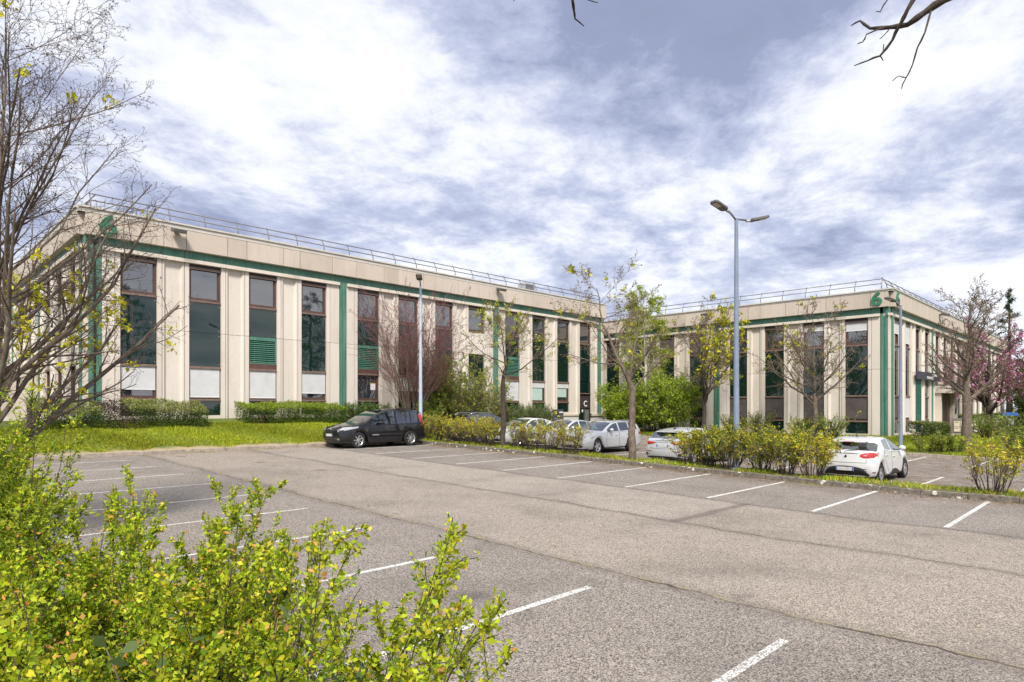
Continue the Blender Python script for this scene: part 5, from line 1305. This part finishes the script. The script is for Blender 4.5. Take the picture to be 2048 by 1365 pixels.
# mahonia like plant with big pointed leaves between the two front shrubs
g = np.random.default_rng(9); mh = empty('broad_leaf_plant', (1.2, 2.85, base(3) + .1), 'darker plant with broad pointed grey green leaves between the two front shrubs', 'shrub')
P, Rr = limb_set(g, g.normal(size=(14, 3)) * np.array([.12, .12, 0]), np.stack([g.normal(size=14) * .35, g.normal(size=14) * .35, np.ones(14)], 1), g.uniform(.8, 1.5, 14), np.full(14, .008), 6, .08, .02, .4)
v, f = tubes(P, Rr, 5); np_mesh('stems', v, f, TWIG, mh)
q = P[:, 2:].reshape(-1, 3); q = np.repeat(q, 6, 0) + g.normal(size=(len(q) * 6, 3)) * .05
V, F, C = leaf_quads(g, q, .07, tint(g, len(q), (.07, .13, .035), .3, (.14, .20, .07), .3), .9, .45); np_mesh('leaves', V, F, LEAF, mh, C)

# limb of a tree behind the camera, reaching over the top of the picture
ot = empty('overhanging_tree', (1.2, -2.2, -2.2), 'bare twigs of an overhanging tree against the sky at the top right', 'tree')
OT = Vector((1.2, -2.2, -2.2))
mb = MB(); mb.tube([(0, 0, 0), (.1, .1, 2.0), (.3, .3, 3.6), (.6, .5, 5.2), (.8, .7, 7.0)], [.17, .14, .11, .07, .03], 9); mb.build('trunk', BARK, ot, smooth=True)
def limb(name, pts, r0, r1, m=BARKD, knob=True):
    pts = [Vector(p) - OT for p in pts]; q = []
    lr_ = random.Random(len(name) + int(pts[-1].x * 1000))
    for a, b in zip(pts[:-1], pts[1:]):
        q += [a, a.lerp(b, .5) + Vector((lr_.uniform(-1, 1), lr_.uniform(-1, 1), lr_.uniform(-1, 1))) * .004]
    q.append(pts[-1]); n = len(q)
    rr_ = [(r0 + (r1 - r0) * i / (n - 1)) * (1 + (.22 if i % 2 else -.05) * (1 if knob else 0)) * .6 for i in range(n)]
    MB().tube(q, rr_, 7).build(name, m, ot, smooth=True)
limb('branch', [(1.55, -1.85, 1.6), (2.9, -.8, 2.6), (4.3, .1, 2.95), (5.018, .623, 2.742), (4.812, .902, 2.586), (4.781, 1.004, 2.537), (4.759, 1.097, 2.487), (4.735, 1.192, 2.5), (4.697, 1.301, 2.523), (4.705, 1.364, 2.604), (4.717, 1.424, 2.6)], .06, .005)
limb('twig', [(4.72, 1.22, 2.505), (4.62, 1.30, 2.45), (4.66, 1.335, 2.43), (4.69, 1.374, 2.445)], .008, .005)
limb('branch', [(2.9, -.8, 2.6), (4.2, .55, 2.95), (4.664, .98, 2.679), (4.644, 1.071, 2.522), (4.668, 1.118, 2.457), (4.69, 1.166, 2.389), (4.689, 1.239, 2.312), (4.686, 1.313, 2.307), (4.677, 1.393, 2.3)], .03, .005)
limb('twig', [(4.689, 1.239, 2.312), (4.735, 1.232, 2.295)], .006, .005); limb('twig', [(4.689, 1.225, 2.325), (4.73, 1.228, 2.40)], .006, .005)
limb('branch', [(4.79, .97, 2.55), (4.723, .992, 2.379), (4.747, 1.038, 2.312), (4.782, 1.074, 2.226), (4.805, 1.122, 2.154), (4.845, 1.152, 2.12)], .010, .005)
limb('twig', [(4.80, 1.115, 2.165), (4.80, 1.155, 2.19), (4.80, 1.195, 2.17)], .006, .004)
limb('twig', [(4.3, .7, 2.95), (4.532, 1.113, 2.648), (4.555, 1.161, 2.586), (4.577, 1.209, 2.537), (4.614, 1.243, 2.571)], .008, .004)
limb('twig', [(4.735, 1.19, 2.497), (4.70, 1.21, 2.45), (4.72, 1.25, 2.44)], .006, .004)
limb('branch', [(1.7, -1.75, 2.2), (2.4, .6, 3.3), (2.9, 2.2, 3.1), (3.073, 2.582, 2.742), (3.145, 2.581, 2.586), (3.19, 2.606, 2.547), (3.234, 2.633, 2.526), (3.315, 2.623, 2.507)], .03, .005)
limb('twig', [(3.07, 2.57, 2.75), (3.212, 2.513, 2.586), (3.299, 2.496, 2.598)], .007, .004); limb('twig', [(2.8, 2.3, 3.0), (2.885, 2.772, 2.648), (2.881, 2.847, 2.576)], .007, .004)

# conifers
def conifer(x, y, z, h, rad, label, seed, k=46, droop=-.03, size=.34, name='conifer_tree', t0=.12, flat=False, col=(.035, .065, .03)):
    def lf(g, root, P): clusters(g, root, P, 1.0, 9, .10, size, col, .3, (.06, .10, .045), .3, name='needles', along=(.05, 1.0), up=1.0, ratio=.22)
    tree(name, (x, y, z), label, 'tree', seed, dict(pts=[(0, 0, 0), (0, 0, h * .5), (0, 0, h)], rad=[.02 * h + .05, .012 * h, .02], L=h, wob=.01),
         [dict(k=k, t0=t0, t1=.99, ang=(70, 92), lr=(rad / h * .8, rad / h * 1.15), rr=(.2, .35), n=7, wig=.06, trop=droop, shape=.88), dict(k=9, t0=.15, ang=(30, 60), lr=(.25, .45), rr=(.3, .5), n=4, wig=.08, trop=droop, shape=.5)],
         BARKD, BARKD, 'conifers', lf)
conifer(88, 4.2, -2.3, 15.5, 4.4, 'tall dark conifer on the skyline at the right edge', 301)
conifer(96, 11.5, -2.3, 16.5, 3.0, 'slim conifer showing behind the blossom tree', 302, 40)
conifer(-.3, 27.5, -1.4, 13, 4.6, 'dark cedar drooping in from the left edge behind the bare tree', 303, 60, -.05, .26)
conifer(19, -13, -2.2, 15, 5, 'cedar on the near side of the car park, mirrored in the windows', 304, 44)
conifer(40, -14, -2.2, 17, 4.6, 'second cedar on the near side of the car park', 305, 44)
# distant tree belt
for i, (x, y, h, ns) in enumerate(((92, -1, 6.5, 30), (104, 2, 7.5, 30), (100, 7.5, 6.5, 28), (84, 6.6, 4.5, 24))):
    bushy('far_tree', (x, y, -2.4), ('low green tree far behind the blue arrow sign', 'round green tree on the far right skyline', 'green tree behind the end of the entrance wing', 'low thicket at the end of the clipped hedge')[i], 'tree', 320 + i, ns, h, .6, (.10, .14, .03), (.17, .2, .04), .3, .32, 9, group='distant trees', r_base=1.6, spread=.25, rad=.08)

# ------------------------------------------------------------------ grass, weeds, litter
def grass(name, n, xr_, yr_, zf, h, seed, col, alt, p, keep=None, label=None, clump=0.0):
    g = np.random.default_rng(seed); x = g.uniform(*xr_, n); y = g.uniform(*yr_, n)
    if clump:
        q = np.sin(x * 2.3 + 1.7 * np.sin(y * 1.1)) + np.sin(y * 2.9 + x * .7) + g.normal(size=n) * .7; k = q > clump; x, y = x[k], y[k]
    if keep is not None: k = keep(x, y); x, y = x[k], y[k]
    n = len(x); z = np.array([zf(a, b) for a, b in zip(x, y)]); P = np.stack([x, y, z - .01], 1)
    hh = h * g.uniform(.4, 1.25, n) * (1 + .35 * np.sin(x * 1.9 + y * 2.3)); az = g.uniform(0, 2 * np.pi, n)
    w = np.stack([np.cos(az), np.sin(az), np.zeros(n)], 1) * (.10 * hh + .006)[:, None]; ln = g.normal(size=(n, 3)) * (.38 * hh)[:, None]; ln[:, 2] = hh
    V = np.stack([P - w, P + w, P + ln], 1).reshape(-1, 3); F = np.arange(3 * n).reshape(n, 3)
    patch = (.5 + .5 * np.sin(x * .8 + 2 * np.sin(y * .9)))[:, None]
    C = tint(g, n, col, .25, alt, p); C = C * (.78 + .4 * patch)
    o = np_mesh(name, V, F, GRASS, None, np.repeat(np.clip(C, 0, 1), 3, 0)); tag(o, label, 'grass' if label else None, kind='stuff'); return o
grass('grass', 120000, (1.5, 22), (26.62, 29.6), z_lawn, .09, 401, (.27, .35, .018), (.52, .48, .05), .28, label='bright green lawn on the bank below the left building', keep=lambda x, y: (y > 26.85 + .14 * np.sin(x * 1.7) + .1 * np.sin(x * 4.1)))
grass('grass', 26000, (21.5, 42), (28.2, 30.5), z_lawn, .12, 402, (.20, .27, .02), (.36, .38, .04), .25, label='green grass among the shrubs in front of the left building')
grass('grass', 16000, (-14, 1.5), (26.62, 30.5), z_lawn, .11, 403, (.24, .31, .02), (.4, .42, .03), .2, label='green grass at the left end of the lawn')
grass('grass', 46000, (35.8, 45.7), (2.0, 12.4), z_right, .10, 404, (.24, .31, .02), (.44, .44, .04), .3, label='green grass on the entrance lawn by the right wing')
grass('grass', 16000, (47.7, 66), (2.0, 10.3), z_right, .12, 405, (.22, .29, .02), (.40, .40, .05), .3, label='grass by the letterboxes beyond the path', keep=lambda x, y: y < 8.8)
grass('grass', 26000, (35.8, 42.8), (12.4, 30), z_right, .13, 406, (.20, .27, .02), (.38, .40, .04), .25, label='grass along the foot of the right wing')
grass('grass', 19000, (19.38, 21.1), (0, 27), lambda x, y: base(y) + .13 - max(0, x - 20.2) * .08, .10, 407, (.24, .32, .02), (.5, .46, .06), .3, label='tufty grass on the verge between the two car parks', clump=-.15)
grass('grass', 16000, (-2, 1.25), (.8, 14), lambda x, y: base(y) + .14, .16, 408, (.20, .28, .02), (.3, .34, .04), .25, label='grass in the front planting bed')
grass('weeds', 2600, (18.95, 19.2), (0, 26), lambda x, y: base(y), .05, 409, (.20, .26, .02), (.36, .24, .05), .5, label='small weeds along the foot of the verge kerb', clump=.9)
grass('weeds', 1500, (1.6, 19), (26.3, 26.46), lambda x, y: base(y), .05, 410, (.26, .30, .02), (.45, .40, .05), .4, label='small weeds along the foot of the lawn kerb', clump=.6)
g = np.random.default_rng(77); n = 5200
y = g.uniform(0, 26.3, n); x = 19.18 - np.abs(g.normal(size=n)) * .38; k = np.sin(y * 1.7) + np.sin(y * .63 + 1) + g.normal(size=n) * .8 > -.2; x, y = x[k], y[k]; n = len(x)
P = np.stack([x, y, [base(b) + .006 for b in y]], 1)
d = g.normal(size=(n, 3)); d[:, 2] *= .15
V, F, C = leaf_quads(g, P, .035, tint(g, n, (.22, .12, .06), .35, (.34, .22, .10), .4), 3.0, .6, nrm(d)); o = np_mesh('leaf_litter', V, F, LEAF, None, C); tag(o, 'brown fallen bits along the verge kerb', 'litter', kind='stuff')
g = np.random.default_rng(78); n = 1500
x = g.uniform(1.6, 19, n); y = g.uniform(0, 26.3, n); P = np.stack([x, y, [base(b) + .006 for b in y]], 1); d = g.normal(size=(n, 3)); d[:, 2] *= .15
V, F, C = leaf_quads(g, P, .028, tint(g, n, (.20, .13, .07), .4, (.40, .33, .14), .4), 3.0, .6, nrm(d)); o = np_mesh('leaf_litter', V, F, LEAF, None, C); tag(o, 'scattered dry bits on the empty parking bays', 'litter', kind='stuff')
